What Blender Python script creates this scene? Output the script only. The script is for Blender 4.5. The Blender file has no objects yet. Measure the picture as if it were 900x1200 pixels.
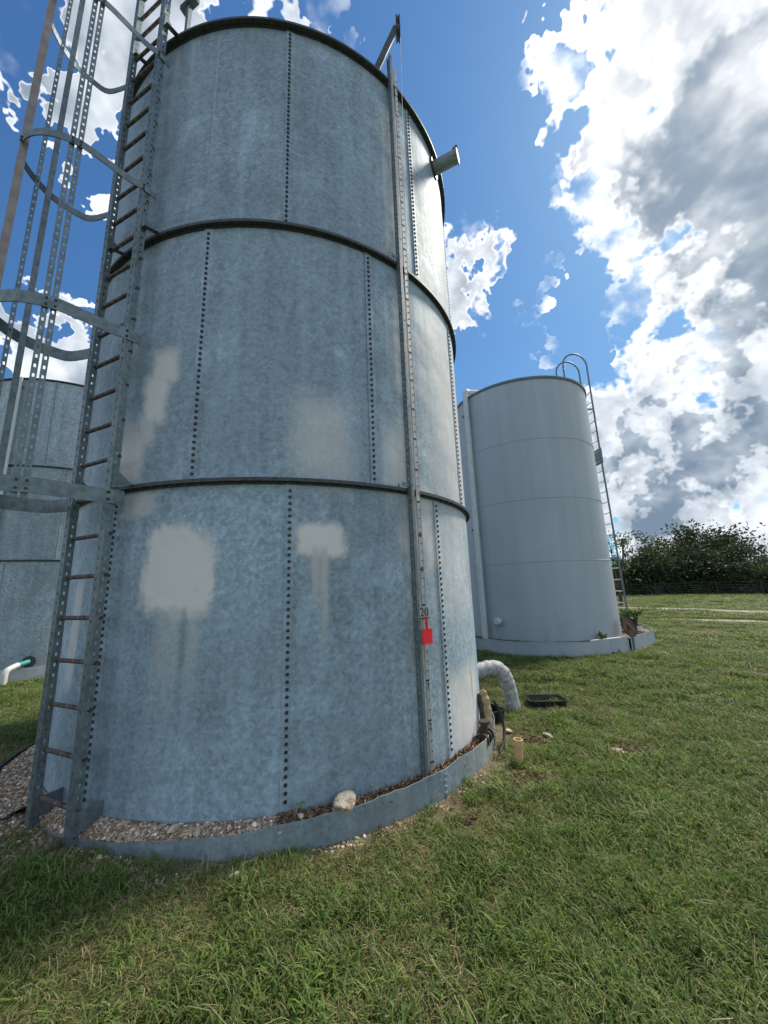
import bpy, math, random
import numpy as np
from mathutils import Vector, Matrix
random.seed(7); rng = np.random.default_rng(11)
sc = bpy.context.scene
COL = sc.collection
PI = math.pi
D2R = PI / 180.0

# ------------------------------------------------------------------ camera
cam_d = bpy.data.cameras.new("camera"); cam = bpy.data.objects.new("camera", cam_d); COL.objects.link(cam)
PIT, ROL, FPX = 0.2020, -0.0350, 444.0
F = Vector((0, math.cos(PIT), math.sin(PIT))); U0 = Vector((0, -math.sin(PIT), math.cos(PIT))); R0 = Vector((1, 0, 0))
Rr = math.cos(ROL) * R0 + math.sin(ROL) * U0
Uu = -math.sin(ROL) * R0 + math.cos(ROL) * U0
m = Matrix((Rr, Uu, -F)).transposed().to_4x4(); m.translation = Vector((0, 0, 1.6))
cam.matrix_world = m
cam_d.sensor_width = 36.0; cam_d.lens = FPX / 1200.0 * 36.0
cam_d.clip_start = 0.05; cam_d.clip_end = 3000.0
sc.camera = cam

# ------------------------------------------------------------------ light + sky
SUN_AZ, SUN_EL = 57.0 * D2R, 49.0 * D2R          # azimuth measured from +Y towards +X
SUN = Vector((math.sin(SUN_AZ) * math.cos(SUN_EL), math.cos(SUN_AZ) * math.cos(SUN_EL), math.sin(SUN_EL)))
sun_d = bpy.data.lights.new("sun", 'SUN'); sun = bpy.data.objects.new("sun", sun_d); COL.objects.link(sun)
sun_d.energy = 2.0; sun_d.angle = 9.0 * D2R; sun_d.color = (1.0, 0.90, 0.76)
sun.rotation_euler = SUN.to_track_quat('Z', 'Y').to_euler()
sc.view_settings.view_transform = 'Standard'; sc.view_settings.look = 'None'
sc.view_settings.exposure = 1.05; sc.view_settings.gamma = 1.0


class NT:
    """small helper to write node trees"""
    def __init__(s, tree):
        s.t = tree; s.n = tree.nodes; s.l = tree.links
    def new(s, typ, **kw):
        n = s.n.new(typ)
        for k, v in kw.items(): setattr(n, k, v)
        return n
    def put(s, sock, v):
        if isinstance(v, bpy.types.NodeSocket): s.l.new(v, sock)
        elif v is not None:
            if isinstance(v, (tuple, list)) and len(v) == 3 and sock.type == 'RGBA': v = (*v, 1.0)
            sock.default_value = v
    def m(s, op, a, b=None, c=None, clamp=False):
        n = s.new('ShaderNodeMath', operation=op); n.use_clamp = clamp
        s.put(n.inputs[0], a)
        if b is not None: s.put(n.inputs[1], b)
        if c is not None: s.put(n.inputs[2], c)
        return n.outputs[0]
    def v(s, op, a, b=None, out=0):
        n = s.new('ShaderNodeVectorMath', operation=op); s.put(n.inputs[0], a)
        if b is not None:
            s.put(n.inputs[3 if op == 'SCALE' else 1], b)
        return n.outputs[out]
    def dot(s, a, b): return s.v('DOT_PRODUCT', a, b, out=1)
    def sep(s, a):
        n = s.new('ShaderNodeSeparateXYZ'); s.put(n.inputs[0], a); return n.outputs
    def comb(s, x, y, z):
        n = s.new('ShaderNodeCombineXYZ')
        for i, q in enumerate((x, y, z)): s.put(n.inputs[i], q)
        return n.outputs[0]
    def mr(s, x, a, b, c=0.0, d=1.0, smooth=True):
        n = s.new('ShaderNodeMapRange'); n.clamp = True
        if smooth: n.interpolation_type = 'SMOOTHSTEP'
        for i, q in enumerate((x, a, b, c, d)): s.put(n.inputs[i], q)
        return n.outputs[0]
    def noise(s, vec, scale, detail=4.0, rough=0.55, out=0, dist=0.0):
        n = s.new('ShaderNodeTexNoise'); s.put(n.inputs['Vector'], vec)
        n.inputs['Scale'].default_value = scale; n.inputs['Detail'].default_value = detail
        n.inputs['Roughness'].default_value = rough; n.inputs['Distortion'].default_value = dist
        return n.outputs[out]
    def voro(s, vec, scale, feature='F1', out='Color'):
        n = s.new('ShaderNodeTexVoronoi'); n.feature = feature; s.put(n.inputs['Vector'], vec)
        n.inputs['Scale'].default_value = scale
        return n.outputs[out]
    def mix(s, f, a, b, typ='MIX'):
        n = s.new('ShaderNodeMix'); n.data_type = 'RGBA'; n.blend_type = typ
        s.put(n.inputs[0], f); s.put(n.inputs[6], a); s.put(n.inputs[7], b)
        return n.outputs[2]
    def ramp(s, f, stops):
        n = s.new('ShaderNodeValToRGB'); s.put(n.inputs[0], f)
        e = n.color_ramp.elements
        while len(e) < len(stops): e.new(0.5)
        for i, (p, c) in enumerate(stops):
            e[i].position = p; e[i].color = (*c, 1.0)
        return n.outputs[0]
    def bump(s, h, strength, dist):
        n = s.new('ShaderNodeBump'); s.put(n.inputs['Height'], h)
        n.inputs['Strength'].default_value = strength; n.inputs['Distance'].default_value = dist
        return n.outputs[0]


world = bpy.data.worlds.new("World"); sc.world = world; world.use_nodes = True
W = NT(world.node_tree); W.n.clear()
SKY_STRENGTH = 0.080
sky = W.new('ShaderNodeTexSky', sky_type='NISHITA'); sky.sun_disc = False
sky.sun_elevation = SUN_EL; sky.sun_rotation = SUN_AZ
sky.altitude = 200.0; sky.air_density = 1.15; sky.dust_density = 0.7; sky.ozone_density = 2.5
dirv = W.v('NORMALIZE', W.new('ShaderNodeTexCoord').outputs['Generated'])
# cloud banks: direction of the middle of each bank and its angular radius in degrees
BANKS = [(0.3700,0.4220,0.8280,3.2),(0.4400,0.4303,0.7880,5.8),(0.5122,0.3977,0.7612,7.6),(0.4560,0.4914,0.7420,4.0),(0.5070,0.5052,0.6984,6.5),
 (0.5740,0.4583,0.6786,8.2),(0.6082,0.5333,0.5879,8.0),(0.5600,0.5794,0.5920,3.8),(0.6307,0.5986,0.4938,6.7),(0.6840,0.6415,0.3474,5.7),
 (0.5812,0.7499,0.3160,7.5),(0.6583,0.7072,0.2579,6.7),(0.5169,0.7264,0.4529,2.3),(0.5596,0.6982,0.4464,1.5),(0.5967,0.7868,0.1578,4.6),
 (0.6683,0.7359,0.1093,4.4),(0.5458,0.8277,0.1303,3.2),(0.2006,0.7002,0.6852,4.0),(0.2856,0.6868,0.6684,1.2),
 (-0.2583,0.4093,0.8751,3.6),(-0.1344,0.4296,0.8929,2.2),(-0.3652,0.4203,0.8306,3.6),(-0.4381,0.4566,0.7743,2.6),
 (-0.6662,0.6085,0.4310,3.0),(-0.1323,0.3746,0.9177,4.3),(-0.4137,0.3388,0.8451,1.8),(0.6564,0.4041,0.6371,10.),
 (0.7579,0.5429,0.3618,9.),(0.7538,0.6486,0.1054,7.),
 # the rest of the sky, round and behind the viewer
 (0.90,0.10,0.42,13.),(0.62,-0.45,0.64,12.),(0.85,-0.40,0.30,12.),(0.10,-0.86,0.50,12.),(-0.45,-0.62,0.64,9.),(-0.85,-0.35,0.40,13.),
 (-0.92,0.30,0.24,10.),(0.40,-0.88,0.25,10.),(-0.50,-0.84,0.20,10.),(0.0,-0.3,0.95,9.),(0.30,0.95,0.10,8.),(-0.4,0.90,0.12,8.)]

CLEAR = [((0.4045,0.6988,0.5900),8.5),((0.2240,0.5639,0.7949),6.5),((0.3322,0.8109,0.4817),6.5),((0.0007,0.4362,0.8998),3.0)]
def bank_mask(d):
    acc = None
    for x, y, z, a in BANKS:
        c = Vector((x, y, z)).normalized(); a *= D2R
        k = W.mr(W.dot(d, tuple(c)), math.cos(a * 1.9), 1.0, 0.0, 1.0, smooth=False)
        acc = k if acc is None else W.m('MAXIMUM', acc, k)
    return acc
def puff(d, scale, detail, rough=0.62):
    return W.m('SUBTRACT', W.noise(W.v('MULTIPLY', d, (1.0, 1.0, 1.2)), scale, detail, rough), 0.5)
warp = W.v('ADD', dirv, W.v('SCALE', W.v('SUBTRACT', W.noise(dirv, 9.0, 4.0, 0.6, out=1), (0.5, 0.5, 0.5)), 0.10))
mask = bank_mask(warp)
n_lo = puff(dirv, 4.5, 2.0, 0.5)
clear = None
for c, a in CLEAR:
    k = W.mr(W.dot(warp, tuple(Vector(c).normalized())), math.cos(a * 1.15 * D2R), math.cos(a * .6 * D2R)); clear = k if clear is None else W.m('MAXIMUM', clear, k)
n_mid = puff(dirv, 8.5, 3.0, 0.55)
n_hi = puff(dirv, 18.0, 9.0, 0.58)
soft = W.m('ADD', W.m('ADD', W.m('MULTIPLY', n_lo, 1.6), W.m('MULTIPLY', n_mid, 2.2)), W.m('SUBTRACT', W.m('SUBTRACT', W.m('MULTIPLY', W.mr(mask, 0.0, 0.85, 0.0, 0.85), 1.75), W.m('MULTIPLY', clear, 0.85)), 0.60))
dens = W.m('ADD', soft, W.m('MULTIPLY', n_hi, 1.05))
d2 = W.v('NORMALIZE', W.v('ADD', dirv, tuple(SUN * 0.07)))
relief = W.m('SUBTRACT', W.m('ADD', W.m('MULTIPLY', n_mid, 1.0), W.m('MULTIPLY', n_lo, .6)), W.m('ADD', W.m('MULTIPLY', puff(d2, 8.5, 3.0, 0.55), 1.0), W.m('MULTIPLY', puff(d2, 4.5, 2.0, 0.5), .6)))
d3 = W.v('NORMALIZE', W.v('ADD', dirv, tuple(SUN * 0.016)))
fine = W.m('SUBTRACT', n_hi, puff(d3, 18.0, 6.0, 0.58))
alpha = W.mr(dens, -0.10, 0.66)
thick = W.mr(W.m('ADD', soft, W.m('MULTIPLY', n_hi, 0.7)), 0.22, 1.30)
lit = W.m('ADD', W.m('SUBTRACT', 1.05, W.m('MULTIPLY', thick, 0.80)), W.m('ADD', W.m('MULTIPLY', relief, 2.3), W.m('MULTIPLY', fine, W.m('SUBTRACT', 1.4, W.m('MULTIPLY', thick, 0.9)))))
core = None
for c, a in (((0.60, 0.475, 0.645), 11.), ((0.62, 0.545, 0.565), 8.), ((0.625, 0.73, 0.27), 6.)):
    k = W.mr(W.dot(warp, tuple(Vector(c).normalized())), math.cos(a * D2R), math.cos(a * .35 * D2R)); core = k if core is None else W.m('MAXIMUM', core, k)
lit = W.m('SUBTRACT', lit, W.m('MULTIPLY', core, 0.48))
lit = W.mr(lit, -0.35, 1.25)
near_sun = W.mr(W.dot(dirv, tuple(SUN)), math.cos(34 * D2R), math.cos(3 * D2R))
bright = W.mix(near_sun, (0.55, 0.575, 0.61), (0.82, 0.81, 0.80))
cloud_c = W.mix(lit, W.mix(near_sun, (0.10, 0.14, 0.19), (0.15, 0.19, 0.24)), bright)
skyc = W.v('SCALE', sky.outputs[0], SKY_STRENGTH)
skyc = W.v('MULTIPLY', skyc, (0.42, 0.74, 1.12))
skyc = W.v('DIVIDE', skyc, W.v('ADD', (1.0, 1.0, 1.0), W.v('SCALE', skyc, 0.9)))
tot = W.mix(alpha, skyc, cloud_c)
bg = W.new('ShaderNodeBackground'); W.put(bg.inputs[0], tot); bg.inputs[1].default_value = 1.0
W.l.new(bg.outputs[0], W.new('ShaderNodeOutputWorld').inputs[0])


# ------------------------------------------------------------------ materials
def material(name):
    mt = bpy.data.materials.new(name); mt.use_nodes = True
    t = NT(mt.node_tree); b = t.n['Principled BSDF']
    return mt, t, b
def setp(t, b, **kw):
    names = dict(color='Base Color', metal='Metallic', rough='Roughness', normal='Normal', spec='Specular IOR Level', trans='Transmission Weight', alpha='Alpha')
    for k, v in kw.items(): t.put(b.inputs[names[k]], v)

def simple(name, col, rough=0.6, metal=0.0, var=0.25, scale=14.0, bump=0.0, col2=None):
    mt, t, b = material(name)
    co = t.new('ShaderNodeTexCoord').outputs['Object']
    n = t.noise(co, scale, 5.0, 0.6)
    c2 = col2 or tuple(c * (1 - var) for c in col)
    c = t.mix(t.mr(n, 0.35, 0.68), col, c2)
    setp(t, b, color=c, rough=rough, metal=metal)
    if bump: setp(t, b, normal=t.bump(t.noise(co, scale * 3, 4.0), 0.6, bump))
    return mt

def galvanized(name, base=(0.345, 0.450, 0.530), patches=(), drips=(), radius=2.344, metal=0.22, flake=0.8, lime=0.0):
    """weathered zinc sheet; patches/drips are marks at (azimuth deg, height) on the shell"""
    mt, t, b = material(name)
    co = t.new('ShaderNodeTexCoord').outputs['Object']
    x, y, z = t.sep(co)
    az = t.m('MULTIPLY', t.m('ARCTAN2', y, x), radius)           # metres along the wall
    # large soft weathering, flake mottling and fine spangle
    n_big = t.noise(co, 0.9, 3.0, 0.5)
    n_mid = t.noise(co, 22.0, 6.0, 0.70, dist=0.5)
    warp = t.v('ADD', co, t.v('SCALE', t.noise(co, 20.0, 3.0, 0.6, out=1), 0.06))
    vor = t.sep(t.voro(warp, 38.0))[0]
    streak = t.noise(t.comb(az, t.m('MULTIPLY', z, 0.06), 0.0), 7.0, 4.0, 0.6)
    mesh_l = t.noise(t.comb(t.m('MULTIPLY', az, 0.12), z, t.m('MULTIPLY', x, 0.1)), 60.0, 2.0, 0.6)
    v = t.m('ADD', 0.76, t.m('MULTIPLY', t.m('MULTIPLY', t.mr(n_mid, 0.38, 0.68), t.mr(t.noise(co, 0.75, 2.0, 0.5), 0.40, 0.62, 0.25, 1.0)), 0.46 * flake))
    v = t.m('ADD', v, t.m('MULTIPLY', t.m('SUBTRACT', vor, 0.5), 0.30 * flake))
    v = t.m('ADD', v, t.m('MULTIPLY', t.m('SUBTRACT', n_big, 0.5), 0.42))
    v = t.m('ADD', v, t.m('MULTIPLY', t.m('SUBTRACT', streak, 0.5), 0.60))
    v = t.m('ADD', v, t.m('MULTIPLY', t.m('SUBTRACT', mesh_l, 0.5), 0.16))
    rnd = t.new('ShaderNodeObjectInfo').outputs['Random']
    v = t.m('MULTIPLY', v, t.m('ADD', 0.92, t.m('MULTIPLY', rnd, 0.18)))
    off = t.v('ADD', co, t.comb(t.m('MULTIPLY', rnd, 37.0), t.m('MULTIPLY', rnd, 91.0), 0.0))
    blot = t.mr(t.noise(off, 1.6, 7.0, 0.72, dist=0.4), 0.52, 0.70)
    scuff = t.mr(t.noise(t.v('MULTIPLY', off, (1.0, 1.0, 0.12)), 9.0, 6.0, 0.75), 0.56, 0.74)
    v = t.m('ADD', v, t.m('ADD', t.m('MULTIPLY', blot, 0.30), t.m('MULTIPLY', scuff, 0.20)))
    col = t.v('SCALE', base, v)
    white = None
    edge = t.m('MULTIPLY', t.m('ADD', t.m('SUBTRACT', t.noise(co, 4.0, 7.0, 0.7), 0.5), t.m('MULTIPLY', t.m('SUBTRACT', streak, 0.5), 0.3)), 1.15)
    for (a0, z0, ha, hz, s, soft) in patches:
        du = t.m('DIVIDE', t.m('ABSOLUTE', t.m('SUBTRACT', az, a0 * D2R * radius)), ha)
        dv = t.m('DIVIDE', t.m('ABSOLUTE', t.m('SUBTRACT', z, z0)), hz)
        du4 = t.m('POWER', du, 5.0); dv4 = t.m('POWER', dv, 5.0)
        q = t.m('ADD', t.m('POWER', t.m('ADD', du4, dv4), 0.2), edge)
        k = t.mr(q, 1.0 + soft, 1.0 - soft, 0.0, s)
        white = k if white is None else t.m('MAXIMUM', white, k)
    if white is not None:
        grain = t.m('ADD', 0.58, t.m('ADD', t.m('MULTIPLY', n_mid, 0.4), t.m('MULTIPLY', t.noise(co, 5.5, 6.0, 0.7, dist=0.5), 0.45)), clamp=True)
        col = t.mix(t.m('MULTIPLY', white, grain), col, (0.78, 0.745, 0.71))
    for (a0, ztop, zbot, ha, s, c) in drips:
        fine = t.noise(t.comb(az, t.m('MULTIPLY', z, 0.05), 0.0), 70.0, 2.0, 0.7)
        du = t.m('DIVIDE', t.m('ABSOLUTE', t.m('SUBTRACT', az, a0 * D2R * radius)), ha)
        k = t.mr(t.m('ADD', du, t.m('MULTIPLY', t.m('SUBTRACT', fine, 0.5), 1.6)), 1.2, 0.2)
        k = t.m('MULTIPLY', k, t.m('MULTIPLY', t.mr(z, zbot, zbot + 0.75 * (ztop - zbot)), t.mr(z, ztop + 0.06, ztop - 0.02)))
        col = t.mix(t.m('MULTIPLY', k, s), col, c)
    mt_metal = metal if white is None else t.m('MULTIPLY', t.m('SUBTRACT', 1.0, white), metal)
    rough = t.m('ADD', 0.56, t.m('MULTIPLY', n_mid, 0.22))
    h = t.m('ADD', t.m('MULTIPLY', t.noise(co, 1.7, 2.0, 0.5), 1.0), t.m('MULTIPLY', n_mid, 0.02))
    setp(t, b, color=col, metal=mt_metal, rough=rough, normal=t.bump(h, 0.55, 0.05))
    return mt

CREAM = (0.56, 0.545, 0.51); RUST = (0.22, 0.17, 0.10)
MAIN_PATCH = [(-97.3, 1.80, 0.28, 0.31, 0.95, 0.20), (-71.0, 2.00, 0.20, 0.13, 0.95, 0.26), (-70.5, 2.85, 0.24, 0.34, 0.55, 0.6),
              (-103.4, 3.52, 0.13, 0.15, 0.8, 0.45), (-105.2, 3.22, 0.12, 0.22, 0.85, 0.4), (-107.0, 2.98, 0.10, 0.16, 0.6, 0.5), (-110.5, 2.78, 0.14, 0.24, 0.75, 0.45),
              (-47.5, 2.25, 0.20, 0.30, 0.6, 0.6), (-53.0, 2.75, 0.16, 0.35, 0.5, 0.6), (-124.0, 1.35, 0.08, 0.42, 0.7, 0.25), (-42.0, 1.95, 0.16, 0.2, 0.6, 0.5),
              (-107.0, 2.33, 0.16, 0.10, 0.5, 0.4), (-31.0, 0.45, 0.40, 0.36, 0.75, 0.5), (-26.0, 3.4, 0.55, 1.0, 0.5, 0.6), (-32., 1.9, 0.4, 0.6, 0.4, 0.6)]
MAIN_DRIP = [(-96.4, 7.2, 4.95, 0.012, 0.55, CREAM), (-108.5, 7.25, 5.6, 0.05, 0.4, CREAM), (-103.5, 7.3, 6.3, 0.02, 0.4, CREAM), (-95.2, 1.5, 0.75, 0.035, 0.38, RUST),
             (-72.0, 1.92, 1.35, 0.03, 0.8, CREAM), (-70.3, 1.92, 1.0, 0.035, 0.85, CREAM), (-71.4, 1.9, 1.5, 0.09, 0.5, CREAM), (-98.5, 1.5, 0.6, 0.12, 0.4, CREAM), (-93.2, 1.5, 0.7, 0.06, 0.4, CREAM), (-26.5, 0.75, 0.3, 0.03, 0.6, (0.35, 0.2, 0.11))]
M_GALV = galvanized("galvanized_sheet", patches=MAIN_PATCH, drips=MAIN_DRIP)
M_GALV2 = galvanized("galvanized_sheet_far", base=(0.40, 0.48, 0.53), flake=1.0, radius=2.145)
M_ZINC = galvanized("zinc_plate", base=(0.34, 0.37, 0.38), radius=2.5, metal=0.5)
M_RING = galvanized("ring_sheet", base=(0.30, 0.375, 0.42), radius=2.475, metal=0.4, flake=0.6,
                    drips=[(-84., .3, -.1, .35, .25, (.5, .52, .53)), (-28., .35, -.1, .5, .5, (.42, .40, .33)), (-57., .3, -.1, .08, .4, (.45, .45, .44))])
M_STEEL = simple("angle_iron", (0.205, 0.255, 0.275), 0.5, 0.5, 0.35, 20.0)
M_DARK = simple("dark_flange", (0.085, 0.095, 0.095), 0.55, 0.4, 0.4, 30.0)  # flange rings: gasket dark and underside shade both put into this colour
M_BOLT = simple("bolt_steel", (0.06, 0.065, 0.068), 0.5, 0.5, 0.3, 60.0)
M_RUSTBAR = simple("rusty_bar", (0.070, 0.028, 0.023), 0.7, 0.2, 0.5, 18.0, 0.002, (0.20, 0.185, 0.175))
M_BROWNBAR = simple("browned_bar", (0.31, 0.285, 0.265), 0.5, 0.4, 0.3, 9.0, col2=(0.25, 0.20, 0.17))
M_PAINT = None
def painted():
    mt, t, b = material("grey_paint")
    co = t.new('ShaderNodeTexCoord').outputs['Object']; x, y, z = t.sep(co)
    az = t.m('MULTIPLY', t.m('ARCTAN2', y, x), 1.8)
    st = t.noise(t.comb(az, t.m('MULTIPLY', z, 0.05), 0.0), 5.0, 5.0, 0.6)
    big = t.noise(co, 0.8, 4.0, 0.55)
    low = t.mr(z, 1.1, 0.4, 0.0, 1.0)
    fac = t.m('ADD', t.m('MULTIPLY', t.m('SUBTRACT', st, 0.5), 0.30), t.m('MULTIPLY', t.m('SUBTRACT', big, 0.5), 0.28))
    col = t.v('SCALE', (0.405, 0.45, 0.505), t.m('ADD', 1.0, fac))
    dirt = t.m('MULTIPLY', t.m('MULTIPLY', low, t.mr(t.noise(co, 4.0, 5.0, 0.7), 0.45, 0.75)), 0.5)
    col = t.mix(dirt, col, (0.30, 0.29, 0.25))
    run = t.mr(t.noise(t.comb(t.m('MULTIPLY', az, 1.0), t.m('MULTIPLY', z, 0.10), 3.0), 9.0, 5.0, 0.7), 0.60, 0.80)
    band = t.m('ADD', t.mr(t.m('FRACT', t.m('DIVIDE', t.m('SUBTRACT', z, 0.65), 1.45)), 0.35, 1.0), 0.15)
    col = t.mix(t.m('MULTIPLY', t.m('MULTIPLY', run, band), 0.45), col, (0.27, 0.285, 0.29))
    setp(t, b, color=col, rough=0.5, normal=t.bump(t.noise(co, 1.6, 2.0), 0.3, 0.03))
    return mt
M_PAINT = painted()
M_PAINTD = simple("grey_paint_dark", (0.16, 0.19, 0.22), 0.5, 0.1, 0.3, 12.0)
M_WHITE = simple("white_paint", (0.62, 0.65, 0.66), 0.45, 0.0, 0.12, 8.0)
M_PVC = simple("white_pvc", (0.74, 0.74, 0.71), 0.4, 0.0, 0.12, 9.0)
M_TEAL = simple("teal_plastic", (0.03, 0.36, 0.33), 0.4, 0.0, 0.2, 9.0)
M_RED = simple("red_target", (0.95, 0.022, 0.030), 0.5, 0.0, 0.15, 9.0)
M_BLACKPAINT = simple("black_print", (0.025, 0.025, 0.025), 0.7)
M_BLACKPL = simple("black_plastic", (0.018, 0.019, 0.021), 0.42, 0.0, 0.2, 15.0)
M_RUBBER = simple("black_edging", (0.028, 0.028, 0.027), 0.7, 0.0, 0.3, 12.0)
M_RUSTY = simple("rusty_plate", (0.115, 0.066, 0.045), 0.8, 0.15, 0.5, 8.0, 0.004)
M_BOARD = simple("gauge_board", (0.46, 0.47, 0.465), 0.5, 0.3, 0.25, 11.0)
M_BARK = simple("bark", (0.10, 0.08, 0.062), 0.9, 0.0, 0.4, 12.0, 0.01)
M_ORANGE = simple("weathered_pvc", (0.62, 0.38, 0.17), 0.6, 0.0, 0.2, 10.0, col2=(0.55, 0.44, 0.28))
M_LOG = simple("split_log", (0.55, 0.42, 0.26), 0.8, 0.0, 0.5, 9.0, 0.006, (0.30, 0.20, 0.11))
M_IRON = simple("old_iron", (0.075, 0.06, 0.05), 0.75, 0.3, 0.4, 15.0, 0.003)

def foil():
    mt, t, b = material("foil_wrap")
    co = t.new('ShaderNodeTexCoord').outputs['Object']
    n = t.noise(co, 26.0, 6.0, 0.7, dist=0.8)
    col = t.mix(t.mr(n, 0.38, 0.62), (0.54, 0.54, 0.53), (0.26, 0.27, 0.27))
    setp(t, b, color=col, metal=0.1, rough=0.6, normal=t.bump(t.noise(co, 15.0, 4.0, 0.6, dist=1.0), 0.8, 0.014))
    return mt
M_FOIL = foil()
def stone(name, a, b_, scale=18.0):
    mt, t, b = material(name)
    co = t.new('ShaderNodeTexCoord').outputs['Object']
    n = t.noise(co, scale, 6.0, 0.65)
    setp(t, b, color=t.mix(t.mr(n, 0.42, 0.66), a, b_), rough=0.9, normal=t.bump(n, 0.8, 0.02))
    return mt
M_ROCK = stone("limestone", (0.58, 0.52, 0.40), (0.27, 0.22, 0.15))
def attr_mat(name, rough, trans=0.0, attr='Col', hue=0.0):
    mt, t, b = material(name)
    a = t.new('ShaderNodeAttribute'); a.attribute_name = attr
    oi = t.new('ShaderNodeObjectInfo')
    k = t.m('ADD', 0.62, t.m('MULTIPLY', oi.outputs['Random'], 0.86))
    c = t.v('SCALE', a.outputs['Color'], k)
    setp(t, b, color=c, rough=rough, spec=0.25)
    if trans:
        out = t.n['Material Output']
        tr = t.new('ShaderNodeBsdfTranslucent'); t.put(tr.inputs[0], t.v('MULTIPLY', c, (1.3, 1.35, 0.7)))
        mx = t.new('ShaderNodeMixShader'); mx.inputs[0].default_value = trans
        t.l.new(b.outputs[0], mx.inputs[1]); t.l.new(tr.outputs[0], mx.inputs[2]); t.l.new(mx.outputs[0], out.inputs[0])
    return mt
M_BLADE = attr_mat("grass_blade", 0.55, 0.38)
M_LEAF = attr_mat("tree_leaf", 0.55, 0.22)
M_PEBBLE = attr_mat("pebble", 0.9)


# ------------------------------------------------------------------ mesh builder
class MB:
    def __init__(s): s.v = []; s.f = []; s.sm = []
    def add(s, vs, fs, smooth=False):
        o = len(s.v); s.v += [tuple(q) for q in vs]
        s.f += [tuple(i + o for i in f) for f in fs]; s.sm += [smooth] * len(fs); return s
    def box(s, c, ax, ay, az):
        c, ax, ay, az = map(Vector, (c, ax, ay, az))
        vs = [c + i * ax + j * ay + k * az for i in (-1, 1) for j in (-1, 1) for k in (-1, 1)]
        return s.add(vs, [(0, 1, 3, 2), (4, 6, 7, 5), (0, 4, 5, 1), (2, 3, 7, 6), (0, 2, 6, 4), (1, 5, 7, 3)])
    def tube(s, pts, r, n=10, caps=True, smooth=True):
        pts = [Vector(q) for q in pts]; rs = r if isinstance(r, (list, tuple)) else [r] * len(pts)
        rings = []; up = None
        for i, q in enumerate(pts):
            d = (pts[min(i + 1, len(pts) - 1)] - pts[max(i - 1, 0)]).normalized()
            if up is None: up = Vector((0, 0, 1)) if abs(d.z) < 0.9 else Vector((1, 0, 0))
            a = (up - up.dot(d) * d).normalized(); up = a; b = d.cross(a)
            rings.append([q + rs[i] * (math.cos(2 * PI * k / n) * a + math.sin(2 * PI * k / n) * b) for k in range(n)])
        vs = [q for R in rings for q in R]
        fs = [(i * n + k, i * n + (k + 1) % n, (i + 1) * n + (k + 1) % n, (i + 1) * n + k) for i in range(len(pts) - 1) for k in range(n)]
        s.add(vs, fs, smooth)
        if caps:
            s.add(rings[0], [tuple(range(n))[::-1]]); s.add(rings[-1], [tuple(range(n))])
        return s
    def strap(s, path, half_w, half_t):
        """flat strap standing upright along a path of (x,y,z)"""
        pts = [Vector(q) for q in path]; vs = []; n = len(pts)
        for i, q in enumerate(pts):
            d = (pts[min(i + 1, n - 1)] - pts[max(i - 1, 0)]); d.z = 0; d.normalize()
            nn = Vector((-d.y, d.x, 0))
            for a, b in ((-1, -1), (1, -1), (1, 1), (-1, 1)): vs.append(q + a * half_t * nn + Vector((0, 0, b * half_w)))
        fs = [(i * 4 + k, i * 4 + (k + 1) % 4, i * 4 + 4 + (k + 1) % 4, i * 4 + 4 + k) for i in range(n - 1) for k in range(4)]
        fs += [(3, 2, 1, 0), tuple(range(4 * n - 4, 4 * n))]
        return s.add(vs, fs)
    def revolve(s, prof, a0, a1, n, cx=0, cy=0, closed=True, smooth=False, ends=True):
        """profile of (r,z) swept from azimuth a0 to a1 (deg)"""
        vs = []; k = len(prof)
        full = abs(a1 - a0) >= 359.99
        m_ = n if full else n + 1
        for i in range(m_):
            a = (a0 + (a1 - a0) * i / n) * D2R
            for r, z in prof: vs.append((cx + r * math.cos(a), cy + r * math.sin(a), z))
        fs = []
        for i in range(n):
            for j in range(k if closed else k - 1):
                p, q = i * k + j, i * k + (j + 1) % k; i2 = (i + 1) % m_
                fs.append((p, i2 * k + j, i2 * k + (j + 1) % k, q))
        if closed and ends and not full:
            fs += [tuple(range(k)), tuple(range((m_ - 1) * k, m_ * k))[::-1]]
        return s.add(vs, fs, smooth)
    def perf(s, base, wdir, z0, z1, width, thick, pitch=0.075, hole=0.014, hl=0.024):
        """vertical flat bar with slots punched along its middle; base = middle of the bar at z=0"""
        base = Vector(base); wd = Vector(wdir).normalized(); nn = wd.cross(Vector((0, 0, 1))).normalized()
        h = hole / 2; sw = (width - hole) / 4
        zc = (z0 + z1) / 2; hz = (z1 - z0) / 2
        for sg in (-1, 1):
            s.box(base + wd * sg * (h + sw) + Vector((0, 0, zc)), wd * sw, nn * thick / 2, (0, 0, hz))
        z = z0
        bl = (pitch - hl) / 2
        while z < z1 - pitch:
            s.box(base + Vector((0, 0, z + bl)), wd * h, nn * thick / 2 * 0.98, (0, 0, bl)); z += pitch
        return s
    def bolt(s, p, d, r=0.013, h=0.014, n=6):
        p = Vector(p); d = Vector(d).normalized(); a = d.orthogonal().normalized(); b = d.cross(a)
        vs = [p + r * 1.0 * (math.cos(2 * PI * k / n) * a + math.sin(2 * PI * k / n) * b) for k in range(n)]
        vs += [p + d * h + r * 0.8 * (math.cos(2 * PI * k / n) * a + math.sin(2 * PI * k / n) * b) for k in range(n)]
        return s.add(vs, [(k, (k + 1) % n, n + (k + 1) % n, n + k) for k in range(n)] + [tuple(range(n, 2 * n))])
    def mesh(s, name, mat=None):
        me = bpy.data.meshes.new(name); me.from_pydata(s.v, [], s.f)
        me.polygons.foreach_set('use_smooth', s.sm)
        if mat: me.materials.append(mat)
        me.update(); return me
    def build(s, name, mat, parent=None, loc=None):
        return link(name, s.mesh(name, mat), parent, loc)

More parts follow.
